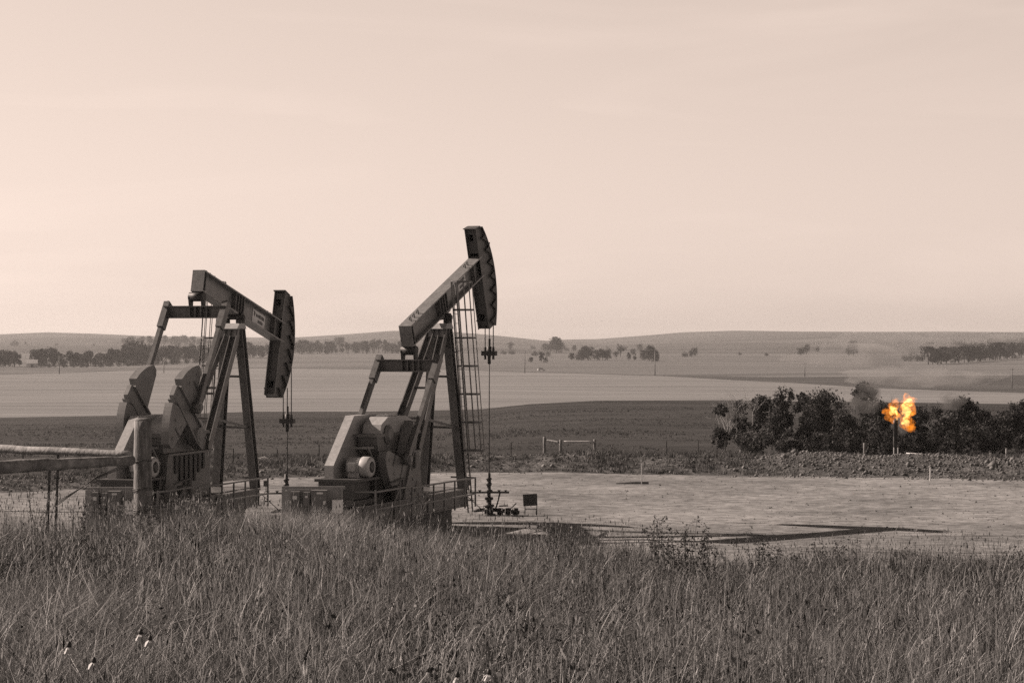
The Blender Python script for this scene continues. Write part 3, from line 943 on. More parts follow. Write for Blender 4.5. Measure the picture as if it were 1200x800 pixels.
    for x in (0.18, -0.75, -1.65, -2.55, -3.45, -4.35, -5.2):
        m.bar((x, y, 0.36), (x, y, 1.30), 0.045, 0.045)
    m.bar((0.2, y, 1.32), (-5.22, y, 1.32), 0.05, 0.05); m.bar((0.2, y, 0.78), (-5.22, y, 0.78), 0.05, 0.05)
    m.bar((0.2, y, 1.32), (0.2, -0.3, 1.32), 0.05, 0.05)
    for x in (-6.2, -8.0):
        m.bar((x, y, -0.2), (x, y, 1.42), 0.05, 0.05)
    m.bar((-5.2, y, 1.37), (-8.0, y, 1.37), 0.05, 0.05); m.bar((-5.2, y, 0.85), (-8.0, y, 0.85), 0.05, 0.05)
    m.bar((-8.0, y, 1.37), (-8.4, 0.9, 1.37), 0.05, 0.05); m.bar((-6.2, y, 1.37), (-7.1, y, 0.4), 0.04, 0.04)
    m.build('guard_rail', M['weight'], root)
    # brake lever and small boxes on the skid
    m = MB(); m.box(-5.9, -5.5, -0.98, -0.80, 1.0, 1.42); m.bar((-6.3, -0.9, 1.5), (-5.3, -0.95, 1.62), 0.05, 0.05)
    m.tube([(-5.3, -0.9, 1.62), (-5.3, -0.9, 0.96)], 0.03, 6)
    m.build('brake_lever', M['dark'], root)
    return root


PL = pump_jack('left pump jack with its horsehead lowered and counterweights raised, behind the fence post', 273, 74.3, 17.3, -14.2, 138, +1)
PR = pump_jack('right pump jack with its horsehead raised high and a caged ladder', 516, 74.3, 20.5, 21.3, 242, -1)


def wellhead(pump, label):
    az = pump.rotation_euler.z
    w = pump.location + Vector((4.52 * math.cos(az), 4.52 * math.sin(az), 0))
    w.z = float(terrain(np.array([w.x / w.y]), np.array([w.y]))[0])
    root = empty('wellhead', w, az)
    tag(root, label, 'wellhead', 'wellheads under the horseheads'); root.scale = (0.72, 0.72, 0.76)
    m = MB()
    m.lathe((0, 0, -0.05), (0, 0, 1), [(0, 0.34), (0.10, 0.34), (0.11, 0.22), (0.22, 0.22), (0.23, 0.30), (0.33, 0.30), (0.34, 0.2), (0.44, 0.2), (0.45, 0.27), (0.53, 0.27), (0.54, 0.13),
                                      (0.75, 0.13), (0.76, 0.20), (0.82, 0.22), (0.88, 0.20), (0.89, 0.09), (1.08, 0.09), (1.09, 0.17), (1.15, 0.2), (1.22, 0.17), (1.23, 0.10), (1.42, 0.10), (1.43, 0.14), (1.55, 0.14), (1.56, 0.11),
                                      (1.7, 0.11), (1.71, 0.15), (1.77, 0.15), (1.78, 0.09), (2.0, 0.08), (2.01, 0.05)], 14)
    m.build('casing_head', M['black'], root)
    m = MB()
    s = Vector((math.sin(az), math.cos(az), 0))
    # flow lines run across the picture
    def P(a, b, z):  # a right of the well, b away
        v = Vector((a, b, 0)); v.rotate(Euler((0, 0, -az))); return Vector((v.x, v.y, z))
    m.tube([P(-1.35, 0, 1.05), P(1.0, 0, 1.05)], 0.045, 8)
    for a in (-0.9, -0.45, 0.5, 0.82):
        m.lathe(P(a, 0, 1.05), (0, 0, 1), [(0, 0.05), (0.07, 0.05), (0.08, 0.09), (0.11, 0.09), (0.12, 0.02)], 8)
    m.tube([P(0.55, 0, 1.05), P(0.42, 0.05, 0.55), P(0.3, 0.1, 0.2)], 0.04, 8)
    m.tube([P(-1.2, 0, 1.0), P(-0.75, 0.0, 0.6), P(-0.4, 0, 0.3)], 0.02, 6)
    m.tube([P(0.2, 0, 0.25), P(1.5, -0.1, 0.12)], 0.09, 8)
    m.tube([P(-0.2, 0, 0.25), P(-0.75, 0.0, 0.2)], 0.08, 8)
    for a in (0.55, 0.95, 1.3): m.lathe(P(a, -0.03, 0.02), (0, 0, 1), [(0, 0.15), (0.3, 0.15), (0.31, 0.05)], 10)
    m.tube([P(1.0, 0, 0.25), P(1.35, 0, 0.55)], 0.03, 6); m.tube([P(0.5, 0, 0.42), P(0.95, 0, 0.44)], 0.035, 6)
    m.build('flow_line', M['black'], root)
    m = MB()
    m.tube([P(-1.0, 0.02, 1.05), P(-1.0, 0.02, 1.4)], 0.02, 6); p = P(-1.0, 0.02, 1.5); m.box(p.x - 0.12, p.x + 0.12, p.y - 0.08, p.y + 0.08, 1.38, 1.64)
    m.build('gauge_box', M['dark'], root)
    m = MB(); m.lathe(P(-1.1, -0.2, 0.7), P(1, 0, 0), [(0, 0.03), (0.02, 0.17), (0.06, 0.17), (0.08, 0.03), (0.35, 0.03)], 14); m.build('valve_wheel', M['black'], root)
    return root


wellhead(PR, 'dark wellhead valve stack standing open beside the right pump jack')
wellhead(PL, 'dark wellhead valve stack half hidden behind the grey cabinet between the pumps')


# ------------------------------------------------------------------ electrical cabinets
def cabinet(px0, px1, top_py, D, label, rz=0.0):
    x0, x1 = tpx(px0) * D, tpx(px1) * D
    cx = (x0 + x1) / 2
    gz = float(terrain(np.array([cx / D]), np.array([D]))[0])
    W = x1 - x0; H = (CY - top_py) / F * D - gz
    root = empty('electrical_cabinet', (cx, D, gz), rz)
    tag(root, label, 'electrical cabinet', 'electrical cabinets behind the pump jacks')
    h = W / 2
    m = MB(); m.box(-h, h * 0.86, 0.0, 0.05, 0.12, H - 0.05)
    for x in (-h + 0.06, 0.0, h - 0.08): m.box(x - 0.04, x + 0.04, 0.052, 0.13, -0.1, H)
    m.box(-h, h + 0.02, 0.0525, 0.12, H - 0.048, H + 0.03)
    m.build('backboard', M['panel_light'], root)
    m = MB(); m.box(-h + W * 0.16, -h + W * 0.30, -0.26, -0.003, H - 0.78, H - 0.10); m.build('switch_box', M['panel'], root)
    m = MB(); m.box(-h + W * 0.36, -h + W * 0.46, -0.22, -0.003, H - 0.52, H - 0.12); m.tube([(-h + W * 0.41, -0.1, H - 0.52), (-h + W * 0.42, -0.1, 0.1)], 0.04, 8); m.build('breaker_box', M['panel'], root)
    m = MB(); m.box(-h + W * 0.49, -h + W * 0.74, -0.34, -0.003, H - 1.15, H - 0.06); m.box(-h + W * 0.50, -h + W * 0.73, -0.352, -0.342, H - 1.12, H - 0.09)
    ctl = m.build('control_box', M['panel'], root)
    m = MB()
    m.box(-h + W * 0.685, -h + W * 0.725, -0.358, -0.353, H - 0.46, H - 0.36); m.box(-h + W * 0.58, -h + W * 0.68, -0.358, -0.353, H - 0.16, H - 0.11)
    m.build('warning_label', M['sign'], ctl)
    m = MB(); m.box(-h + W * 0.19, -h + W * 0.26, -0.268, -0.262, H - 0.32, H - 0.22); m.build('warning_label', M['sign'], root)
    m = MB(); m.box(-h + W * 0.39, -h + W * 0.43, -0.228, -0.222, H - 0.28, H - 0.22); m.build('warning_label', M['sign'], root)
    m = MB(); m.box(-h + W * 0.82, -h + W * 0.985, -0.22, -0.003, H - 0.72, H - 0.34)
    m.box(-h + W * 0.83, -h + W * 0.975, -0.232, -0.222, H - 0.70, H - 0.36)
    for z in (0.42, 0.52, 0.62): m.box(-h + W * 0.985, -h + W * 1.0, -0.2, -0.1, H - z - 0.03, H - z)
    m.build('junction_box', M['white'], root)
    return root


cabinet(330, 403, 571, 63.5, 'grey electrical cabinet with white junction box between the two pump jacks')
cabinet(100, 158, 572, 63.0, 'grey electrical cabinet with white junction box left of the fence post')

# ------------------------------------------------------------------ notice board by the well
Ds = 78.7
root = empty('notice_board', at(622.5, Ds)); tag(root, 'small square dark notice board on two thin legs beside the wellhead', 'sign')
m = MB(); m.box(-0.26, 0.24, -0.02, 0.02, 0.32, 0.74)
o = m.build('board', M['dark'], root); o.rotation_euler = (0, R(-3), 0)
for x in (-0.22, 0.20):
    m = MB(); m.bar((x, 0.045, -0.1), (x, 0.045, 0.70), 0.03, 0.03); m.build('leg', M['rust'], root)
m = MB(); m.bar((-0.22, 0.045, 0.2), (0.2, 0.045, 0.2), 0.025, 0.025); m.build('crossbar', M['rust'], root)

# a low valve on the pad between the pumps
root = empty('ground_valve', at(320, 72.5)); tag(root, 'low black valve on the ground left of the middle cabinet', 'valve')
m = MB(); m.tube([(-0.3, 0, 0.12), (0.4, 0, 0.12)], 0.07, 8); m.lathe((0, 0, 0.1), (0, 0, 1), [(0, 0.12), (0.2, 0.12), (0.21, 0.03), (0.36, 0.03)], 10); m.build('body', M['black'], root)
m = MB(); m.lathe((0, 0, 0.46), (0, 0, 1), [(0, 0.13), (0.03, 0.13)], 12); m.build('handwheel', M['black'], root)


# ------------------------------------------------------------------ foreground fence corner
def log_mb(a, b, r0, r1, seed, n=14, seg=16):
    r = random.Random(seed); a = Vector(a); b = Vector(b)
    mb = MB(); pts = []; rr = []
    for k in range(seg + 1):
        s = k / seg
        p = a.lerp(b, s) + Vector((r.uniform(-1, 1), r.uniform(-1, 1), r.uniform(-1, 1))) * 0.006
        pts.append(p); rr.append((r0 + (r1 - r0) * s) * r.uniform(0.965, 1.035))
    return mb.tube(pts, rr, n)


Dp = 26.0
px_ = (tpx(167) * Dp, Dp)
gz = float(hill_near(np.array(px_[0]), np.array(Dp)))
ztop = (CY - 490) / F * Dp
post = empty('fence_post', (px_[0], Dp, gz)); tag(post, 'thick weathered wooden corner post with wire wrapped round it', 'fence post')
m = log_mb((0, 0, -0.3), (0, 0, ztop - gz - 0.03), 0.108, 0.10, 2); m.tube([(0, 0, ztop - gz - 0.031), (0, 0, ztop - gz)], [0.098, 0.07], 14)
m.build('timber', M['wood'], post)
for z in (1.18, 0.86, 0.84, 0.61, 0.59, 0.57, 0.38, 0.36):
    m = MB()
    pts = [(0.112 * math.cos(a), 0.112 * math.sin(a), z + 0.012 * math.sin(a * 1.5)) for a in [2 * PI * k / 18 for k in range(19)]]
    m.tube(pts, 0.0045, 5, False)
    m.build('wire_wrap', M['cable'], post)
zr = (CY - 538.5) / F * Dp
a = Vector((px_[0] - 0.10, Dp - 0.13, zr)); d = Vector((-1.27, -1.7, 0)).normalized()
m = log_mb(a, a + d * 3.0 + Vector((0, 0, 0.02)), 0.055, 0.088, 5)
o = m.build('fence_rail', M['log'], None); tag(o, 'near dark log rail running left from the corner post', 'fence rail', 'log rails braced on the corner post')
zr2 = (CY - 532.5) / F * Dp
a = Vector((px_[0] - 0.11, Dp + 0.08, zr2)); d = Vector((-2.0, 1.3, 0)).normalized()
m = log_mb(a, a + d * 3.6 + Vector((0, 0, 0.0)), 0.04, 0.06, 6)
o = m.build('fence_rail', M['log'], None); tag(o, 'far sunlit pale log rail running left behind the dark rail', 'fence rail', 'log rails braced on the corner post')
for k, (d2, ln, lab) in enumerate(((Vector((-1.27, -1.7, 0)).normalized(), 3.05, 'near'), (Vector((-2.0, 1.3, 0)).normalized(), 3.65, 'far'))):
    p = Vector((px_[0], Dp, 0)) + d2 * (ln + 0.15)
    g0 = float(hill_near(np.array(p.x), np.array(p.y)))
    m = log_mb((p.x, p.y, g0 - 0.3), (p.x, p.y, g0 + 1.4), 0.10, 0.095, 20 + k)
    o = m.build('fence_post', M['wood']); tag(o, f'wooden brace post at the outer end of the {lab} log rail', 'fence post')
for (p0, p1, Dq, lab) in ((529, 612, 27.4, 'leaning dark steel fence post, the taller of two left of corner post'), (545, 612, 27.0, 'short dark steel fence post left of the taller one')):
    pxq = 68 if p0 == 529 else 58
    x = tpx(pxq) * Dq; g0 = float(hill_near(np.array(x), np.array(Dq)))
    zt = (CY - p0) / F * Dq
    m = MB(); lx = -0.05 if p0 == 529 else -0.045
    m.bar((x + lx, Dq, g0 - 0.2), (x, Dq, zt), 0.035, 0.008); m.bar((x + lx, Dq + 0.018, g0 - 0.2), (x, Dq + 0.018, zt), 0.008, 0.03)
    for s in range(10):
        q = Vector((x + lx, Dq, g0)).lerp(Vector((x, Dq, zt)), s / 10); m.box(q.x - 0.012, q.x + 0.012, q.y - 0.022, q.y - 0.005, q.z, q.z + 0.02)
    o = m.build('steel_post', M['rust']); tag(o, lab, 'fence post', 'steel posts of the near fence')
# barbed wires
for k, (h, lab) in enumerate(((0.72, 'top'), (0.52, 'middle'), (0.33, 'lowest'))):
    m = MB(); pts = []
    for s in range(61):
        x = px_[0] + 0.1 + s * 0.21; y = Dp + 0.9 * s / 60
        g0 = float(hill_near(np.array(px_[0] + 0.1 + (s // 20) * 4.2), np.array(y))) * (1 - (s % 20) / 20) + float(hill_near(np.array(px_[0] + 0.1 + (s // 20 + 1) * 4.2), np.array(y))) * (s % 20) / 20
        pts.append((x, y, g0 + h - 0.03 * math.sin(PI * (s % 20) / 20)))
        if s % 2:
            m.tube([(x - 0.02, y, pts[-1][2] + 0.02), (x + 0.02, y, pts[-1][2] - 0.02)], 0.0022, 4)
    m.tube(pts, 0.0016, 5)
    o = m.build('barbed_wire', M['rust']); tag(o, f'{lab} strand of barbed wire running right from the corner post', 'wire', 'barbed wire strands right of the post')
for k, (h, lab) in enumerate(((0.60, 'upper'), (0.37, 'lower'))):
    m = MB(); pts = []
    for s in range(31):
        x = px_[0] - 0.1 - s * 0.1; y = Dp + 0.6 * s / 30
        g0 = float(hill_near(np.array(x), np.array(y)))
        pts.append((x, y, g0 + h - 0.02 * math.sin(PI * s / 15)))
        if s % 2: m.tube([(x - 0.02, y, pts[-1][2] + 0.02), (x + 0.02, y, pts[-1][2] - 0.02)], 0.0026, 4)
    m.tube(pts, 0.004, 5)
    o = m.build('barbed_wire', M['cable']); tag(o, f'{lab} strand of barbed wire running left from the corner post', 'wire', 'barbed wire strands left of the post')
m = MB()
for q in range(3):
    m.tube([(px_[0] - 0.1, Dp - 0.12, zr - 0.05 + 0.02 * q), (px_[0] - 0.5, Dp - 0.15, zr - 0.20 + 0.01 * q), (px_[0] - 0.95, Dp - 0.2, zr - 0.47 - 0.02 * q)], 0.005, 5)
o = m.build('brace_wire', M['cable']); tag(o, 'twisted pale brace wire slanting down left from the corner post', 'wire')

# ------------------------------------------------------------------ posts and stakes beyond the pad
for px, py in ((27, 527), (94, 524), (273.5, 525), (325, 526), (374, 521), (564, 520), (599, 518), (781, 517), (818, 516), (850, 516)):
    Dq = 113.5
    p = at(px, Dq, 0); zt = (CY - py) / F * Dq
    m = MB(); m.bar((0, 0, -0.2), (0, 0, zt - p.z), 0.06, 0.05)
    o = m.build('pasture_post', M['rust']); o.location = p
    tag(o, 'thin dark fence post standing along the pasture edge behind the pad', 'fence post', 'thin posts along the pasture edge')
for px, top, bot, Dq, lab in ((752, 543, 567, 95.2, 'white marker stake on the pad beside a short pipe on the ground'),
                              (1090, 547, 563, 97.4, 'white marker stake at the foot of the dirt berm'),):
    p = at(px, Dq); h = (bot - top) / F * Dq
    m = MB(); m.bar((0, 0, -0.1), (0.01 if px > 1000 else 0, 0, h), 0.075, 0.04)
    o = m.build('marker_stake', M['stake']); o.location = p; tag(o, lab, 'stake')
for px, top, Dq, lab in ((1013, 519, 106, 'grey wooden post on the berm left of the flare'), (1161, 530, 106, 'short grey post on the berm near the pale pipe'), (1179.5, 525, 106, 'taller grey post on the berm at the far right')):
    p = at(px, Dq); zt = (CY - top) / F * Dq
    m = log_mb((0, 0, -0.2), (0, 0, zt - p.z), 0.06, 0.055, px, 8, 4)
    o = m.build('berm_post', M['wood']); o.location = p; tag(o, lab, 'post')
m = MB(); m.tube([at(722, 95.5, 0.06), at(760, 95.2, 0.06)], 0.05, 8); o = m.build('short_pipe', M['rust']); tag(o, 'short dark pipe lying on the pad at the white stake', 'pipe')
# wooden gate section
gp = []
for px, top in ((638, 511.5), (657, 515), (697, 514.5)):
    Dq = 112.8 + (0.8 if px == 638 else 0)
    p = at(px, Dq); zt = (CY - top) / F * Dq; gp.append((p, zt))
    m = log_mb((0, 0, -0.2), (0, 0, zt - p.z), 0.085, 0.075, px, 10, 4)
    o = m.build('brace_post', M['wood']); o.location = p
    tag(o, {638: 'tallest left wooden post of the far brace', 657: 'middle wooden post of the far brace', 697: 'right wooden post of the far brace'}[px], 'fence post', 'posts of the far wooden brace')
(a, za), (b, zb), (c, zc) = gp
m = log_mb((b.x + 0.08, b.y - 0.02, zb - 0.10), (c.x - 0.085, c.y - 0.02, zc - 0.12), 0.05, 0.05, 77, 8, 6); o = m.build('brace_rail', M['stake']); tag(o, 'pale level rail between the middle and right far posts', 'fence rail')
m = log_mb((a.x + 0.08, a.y - 0.02, za - 0.15), (b.x - 0.08, b.y, zb - 0.13), 0.045, 0.045, 78, 8, 6); o = m.build('brace_rail', M['wood']); tag(o, 'dark sloping rail between the left and middle far posts', 'fence rail')
# pale pipeline on the berm
m = MB()
pts = []
for px, py in ((1062, 531), (1080, 532), (1095, 534.5), (1115, 534.0), (1135, 534), (1150, 537.5), (1172, 540), (1200, 538), (1240, 533)):
    Dq = 105.0; pts.append((tpx(px) * Dq, Dq, (CY - py) / F * Dq))
m.tube(pts, 0.035, 8)
o = m.build('flare_pipe', M['white']); tag(o, 'pale flexible pipe draped along the berm to the flare', 'pipe')
m = MB(); m.tube([at(1085, 105.6, 0.16), at(1240, 105.6, 0.2)], 0.04, 8); o = m.build('flare_pipe', M['stake']); tag(o, 'straight grey pipe lying behind the pale draped pipe', 'pipe')

# ------------------------------------------------------------------ flare stack and flame
Df = 108.5
fp = at(1049, Df)
root = empty('flare_stack', fp); tag(root, 'dark gas flare stack burning with a large orange flame', 'gas flare')
PXM = Df / F
def fz(py): return (CY - py) / F * Df - fp.z
m = MB(); m.lathe((0.02, 0, -0.2), (0, 0, 1), [(0, 0.06), (fz(512) + 0.2, 0.06), (fz(511) + 0.2, 0.11), (fz(498) + 0.2, 0.11), (fz(497) + 0.2, 0.14), (fz(492) + 0.2, 0.12)], 14)
m.tube([(-0.06, 0.05, -0.1), (-0.06, 0.05, fz(505))], 0.03, 6)
m.build('pipe', M['black'], root)
for x in (-0.08, 0.12):
    m = MB(); m.bar((x, -0.14, -0.1), (x, -0.14, fz(524)), 0.05, 0.05); m.build('leg', M['stake'], root)
m = MB(); m.tube([(0.02, 0, fz(500)), (0.9, 0.4, fz(533))], 0.008, 5); m.build('guy_wire', M['cable'], root)


def fire_mat(name, col, strength, dens, scale, lo, hi):
    m = bpy.data.materials.new(name); m.use_nodes = True; nt = m.node_tree
    nt.nodes.remove(nt.nodes['Principled BSDF'])
    pv = N(nt, 'ShaderNodeVolumePrincipled')
    tc = N(nt, 'ShaderNodeTexCoord'); no = N(nt, 'ShaderNodeTexNoise')
    no.inputs['Scale'].default_value = scale; no.inputs['Detail'].default_value = 5; no.inputs['Distortion'].default_value = 0.8
    nt.links.new(tc.outputs['Object'], no.inputs['Vector'])
    mr = N(nt, 'ShaderNodeMapRange'); mr.inputs['From Min'].default_value = lo; mr.inputs['From Max'].default_value = hi
    nt.links.new(no.outputs['Fac'], mr.inputs['Value'])
    mu = N(nt, 'ShaderNodeMath', operation='MULTIPLY'); mu.inputs[1].default_value = strength; nt.links.new(mr.outputs[0], mu.inputs[0])
    md = N(nt, 'ShaderNodeMath', operation='MULTIPLY'); md.inputs[1].default_value = dens; nt.links.new(mr.outputs[0], md.inputs[0])
    nt.links.new(mu.outputs[0], pv.inputs['Emission Strength']); nt.links.new(md.outputs[0], pv.inputs['Density'])
    pv.inputs['Emission Color'].default_value = col; pv.inputs['Color'].default_value = (0.2, 0.15, 0.1, 1)
    nt.links.new(pv.outputs[0], nt.nodes['Material Output'].inputs['Volume'])
    return m


def blob_mesh(name, blobs, mat, parent, seed=0, sub=3, amp=0.22):
    """knobbly closed lumps"""
    import bmesh
    r = random.Random(seed)
    bm = bmesh.new()
    for (x, y, z, rx, ry, rz) in blobs:
        g = bmesh.ops.create_icosphere(bm, subdivisions=sub, radius=1.0)
        ph = [r.uniform(0, 6.28) for _ in range(6)]
        for v in g['verts']:
            c = v.co
            k = 1 + amp * (math.sin(3.1 * c.x + ph[0]) * math.sin(3.7 * c.z + ph[1]) + 0.6 * math.sin(6.3 * c.z + ph[2] + 2 * c.x) + 0.4 * math.sin(9.1 * c.x + 7 * c.y + ph[3]))
            v.co = Vector((x + c.x * rx * k, y + c.y * ry * k, z + c.z * rz * k))
    me = bpy.data.meshes.new(name); bm.to_mesh(me); bm.free(); me.materials.append(mat)
    return link(bpy.data.objects.new(name, me), parent)


def fb(px, py, rpx, rpy, y=0.0):
    return ((px - 1049) * PXM, y, fz(py), rpx * PXM, rpx * PXM * 0.9, rpy * PXM)


M['fire'] = fire_mat('flame_orange', (1.0, 0.27, 0.016, 1), 2.8, 0.5, 3.4, 0.42, 0.70)
M['fire_core'] = fire_mat('flame_core', (1.0, 0.50, 0.14, 1), 6.0, 0.3, 4.6, 0.40, 0.66)
blob_mesh('flame', [fb(1046, 482, 9.5, 11), fb(1043, 488, 7, 8.5), fb(1049, 470, 5, 5), fb(1063, 480, 9.5, 15), fb(1065, 471, 8.5, 8), fb(1063, 495, 9, 11), fb(1067, 500, 6, 5.5), fb(1038, 481, 4.5, 4.5)], M['fire'], root, 4)
blob_mesh('flame_core', [fb(1047, 481, 5.5, 6.5, -0.05), fb(1062, 481, 5.5, 10, -0.05), fb(1064, 471.5, 5.2, 5, -0.05), fb(1061, 494, 4.5, 6, -0.05)], M['fire_core'], root, 5)
blob_mesh('pilot_flame', [fb(1051, 489, 1.9, 4.5), fb(1051.3, 485, 1.1, 3.2)], M['fire_core'], root, 6, 2)


# smoke and hot air drifting from the flame
def smoke_mat(name, dens, col, scale, lo, hi):
    m = bpy.data.materials.new(name); m.use_nodes = True; nt = m.node_tree
    nt.nodes.remove(nt.nodes['Principled BSDF'])
    pv = N(nt, 'ShaderNodeVolumePrincipled')
    tc = N(nt, 'ShaderNodeTexCoord'); no = N(nt, 'ShaderNodeTexNoise')
    no.inputs['Scale'].default_value = scale; no.inputs['Detail'].default_value = 4; no.inputs['Distortion'].default_value = 0.6
    mp = N(nt, 'ShaderNodeMapping'); mp.inputs['Scale'].default_value = (0.6, 0.6, 1.5)
    nt.links.new(tc.outputs['Object'], mp.inputs['Vector']); nt.links.new(mp.outputs[0], no.inputs['Vector'])
    mr = N(nt, 'ShaderNodeMapRange'); mr.inputs['From Min'].default_value = lo; mr.inputs['From Max'].default_value = hi
    nt.links.new(no.outputs['Fac'], mr.inputs['Value'])
    # fade towards the skin of each puff: the object's own unit ball
    md = N(nt, 'ShaderNodeMath', operation='MULTIPLY'); md.inputs[1].default_value = dens; nt.links.new(mr.outputs[0], md.inputs[0])
    nt.links.new(md.outputs[0], pv.inputs['Density'])
    pv.inputs['Color'].default_value = col; pv.inputs['Anisotropy'].default_value = 0.2
    nt.links.new(pv.outputs[0], nt.nodes['Material Output'].inputs['Volume'])
    return m


M['smoke'] = smoke_mat('drifting_smoke', 0.75, (0.45, 0.45, 0.45, 1), 0.8, 0.42, 0.68)
M['smoke_dark'] = smoke_mat('dark_smoke', 1.5, (0.22, 0.22, 0.22, 1), 1.3, 0.36, 0.66)


def sb(px, py, rpx, rpy, D, ry):
    return (tpx(px) * D - tpx(1049) * Df, D - Df, (CY - py) / F * D - fp.z, rpx * D / F, ry, rpy * D / F)


o = blob_mesh('smoke', [sb(1055, 440, 70, 13, 116, 1.6), sb(1115, 444, 60, 11, 120, 1.6), sb(1000, 416, 75, 17, 122, 1.6), sb(1062, 399, 95, 10, 128, 1.8), sb(1150, 396, 90, 8, 126, 1.8)], M['smoke'], None, 9, 3, 0.2)
o.location = fp; tag(o, 'thin grey smoke drifting right above the flare', 'smoke', kind='stuff')
o = blob_mesh('smoke', [sb(1015, 468, 17, 20, 118, 0.8), sb(1055, 500, 10, 10, 112, 0.5), sb(1115, 470, 18, 12, 118, 0.7)], M['smoke_dark'], None, 10, 3, 0.2)
o.location = fp; tag(o, 'dark smoke puffs beside the flame', 'smoke', kind='stuff')


# ------------------------------------------------------------------ trees
def crown_points(w, h, z0, n_clump, per, rs, power=0.5, top_narrow=0.3):
    """leaf positions: clumps on the skins of several rounded lobes, so the outline is lumpy and has gaps"""
    nl = max(4, int(5 + 4 * rs.uniform()))
    lz = np.sort(rs.uniform(0.12, 0.86, nl)); lz[-1] = 0.80; lz[0] = 0.22
    la = np.arange(nl) * 2.4 + rs.uniform(0, 6.28)
    prof = np.sin(np.clip(lz * 0.84 + 0.12, 0, 1) * PI) ** 0.5 * (1 - top_narrow * lz)
    lr = 0.30 * w * prof * rs.uniform(0.4, 1.0, nl)
    lx, ly = lr * np.cos(la), lr * np.sin(la)
    R0 = np.minimum(0.27 * w * rs.uniform(0.75, 1.15, nl) * (1 - 0.5 * top_narrow * lz), 0.32 * h)
    k = rs.choice(nl, n_clump, p=R0 ** 2 / np.sum(R0 ** 2))
    d = rs.normal(0, 1, (n_clump, 3)); d[:, 2] += 0.35; d /= np.linalg.norm(d, axis=1)[:, None]
    rr = rs.uniform(0.45, 1.0, n_clump) ** 0.5
    c = np.stack([lx[k], ly[k], z0 + lz[k] * h], -1) + d * (R0[k] * rr)[:, None]
    cs = rs.uniform(0.5, 1.3, n_clump) * w * 0.06
    P = np.repeat(c, per, 0) + rs.normal(0, 1, (n_clump * per, 3)) * np.repeat(cs, per)[:, None]
    P[:, 2] = np.maximum(P[:, 2], z0 * 0.4)
    tn = np.repeat(np.clip(rs.normal(0.38, 0.24, n_clump), 0, 1), per)
    return P, tn


def branch_mb(mb, p, d, length, r, depth, rs, kids=3, spread=0.6):
    pts = [p]; rr = [r]
    q = Vector(p); dv = Vector(d).normalized(); seg = 4
    for k in range(seg):
        dv = (dv + Vector(rs.normal(0, 0.16, 3))).normalized()
        q = q + dv * length / seg; pts.append(q.copy()); rr.append(r * (1 - 0.62 * (k + 1) / seg))
    mb.tube(pts, rr, 6 if depth > 1 else 4, False)
    if depth > 0:
        for k in range(kids):
            s = rs.uniform(0.35, 1.0); i = min(int(s * seg), seg - 1)
            base = pts[i].lerp(pts[i + 1], s * seg - i) if s < 1 else pts[-1]
            nd = (dv + Vector(rs.normal(0, spread, 3))).normalized()
            nd.z = abs(nd.z) * 0.7 + 0.15
            branch_mb(mb, base, nd, length * rs.uniform(0.5, 0.75), r * 0.45, depth - 1, rs, kids, spread)


def grove_tree(px, top, wpx, D, label, seed, bare=0.0, narrow=0.3, n=150, per=32, z0f=0.08, lean=0.0, pale=False):
    rs = np.random.default_rng(seed)
    p = at(px, D)
    H = ((CY - top) / F * D - p.z) * 1.15; W = wpx * D / F * 0.92
    root = empty('broadleaf_tree' if not bare else 'bare_tree', p)
    tag(root, label, 'tree', 'trees of the dark grove')
    mb = MB()
    for k in range(2 if bare else 1):
        branch_mb(mb, Vector((rs.uniform(-0.1, 0.1), rs.uniform(-0.1, 0.1), -0.2)), Vector((lean + rs.normal(0, 0.15), 0, 1)), H * (0.75 if bare else 0.5), (0.03 + 0.010 * H / 3) if bare else 0.05 + 0.022 * H / 3, 3 if bare else 2, rs, 4 if bare else 4, 0.75)
    mb.build('trunk', M['bark_pale'] if bare else M['bark'], root)
    n = int(n * (1 - bare))
    P, tn = crown_points(W, H * (1 - z0f) * 0.93, H * z0f, n, per, rs, 0.55, narrow)
    P[:, 0] += lean * P[:, 2] * 0.6
    V, q, a = leaf_quads(P, 0.085 * D / 190 * 1.25, np.clip(tn + rs.normal(0, 0.12, len(tn)), 0, 1))
    me = np_mesh('crown', V, q, None, [M['leaf']], False, {'tone': a})
    link(bpy.data.objects.new('crown', me), root)
    return root


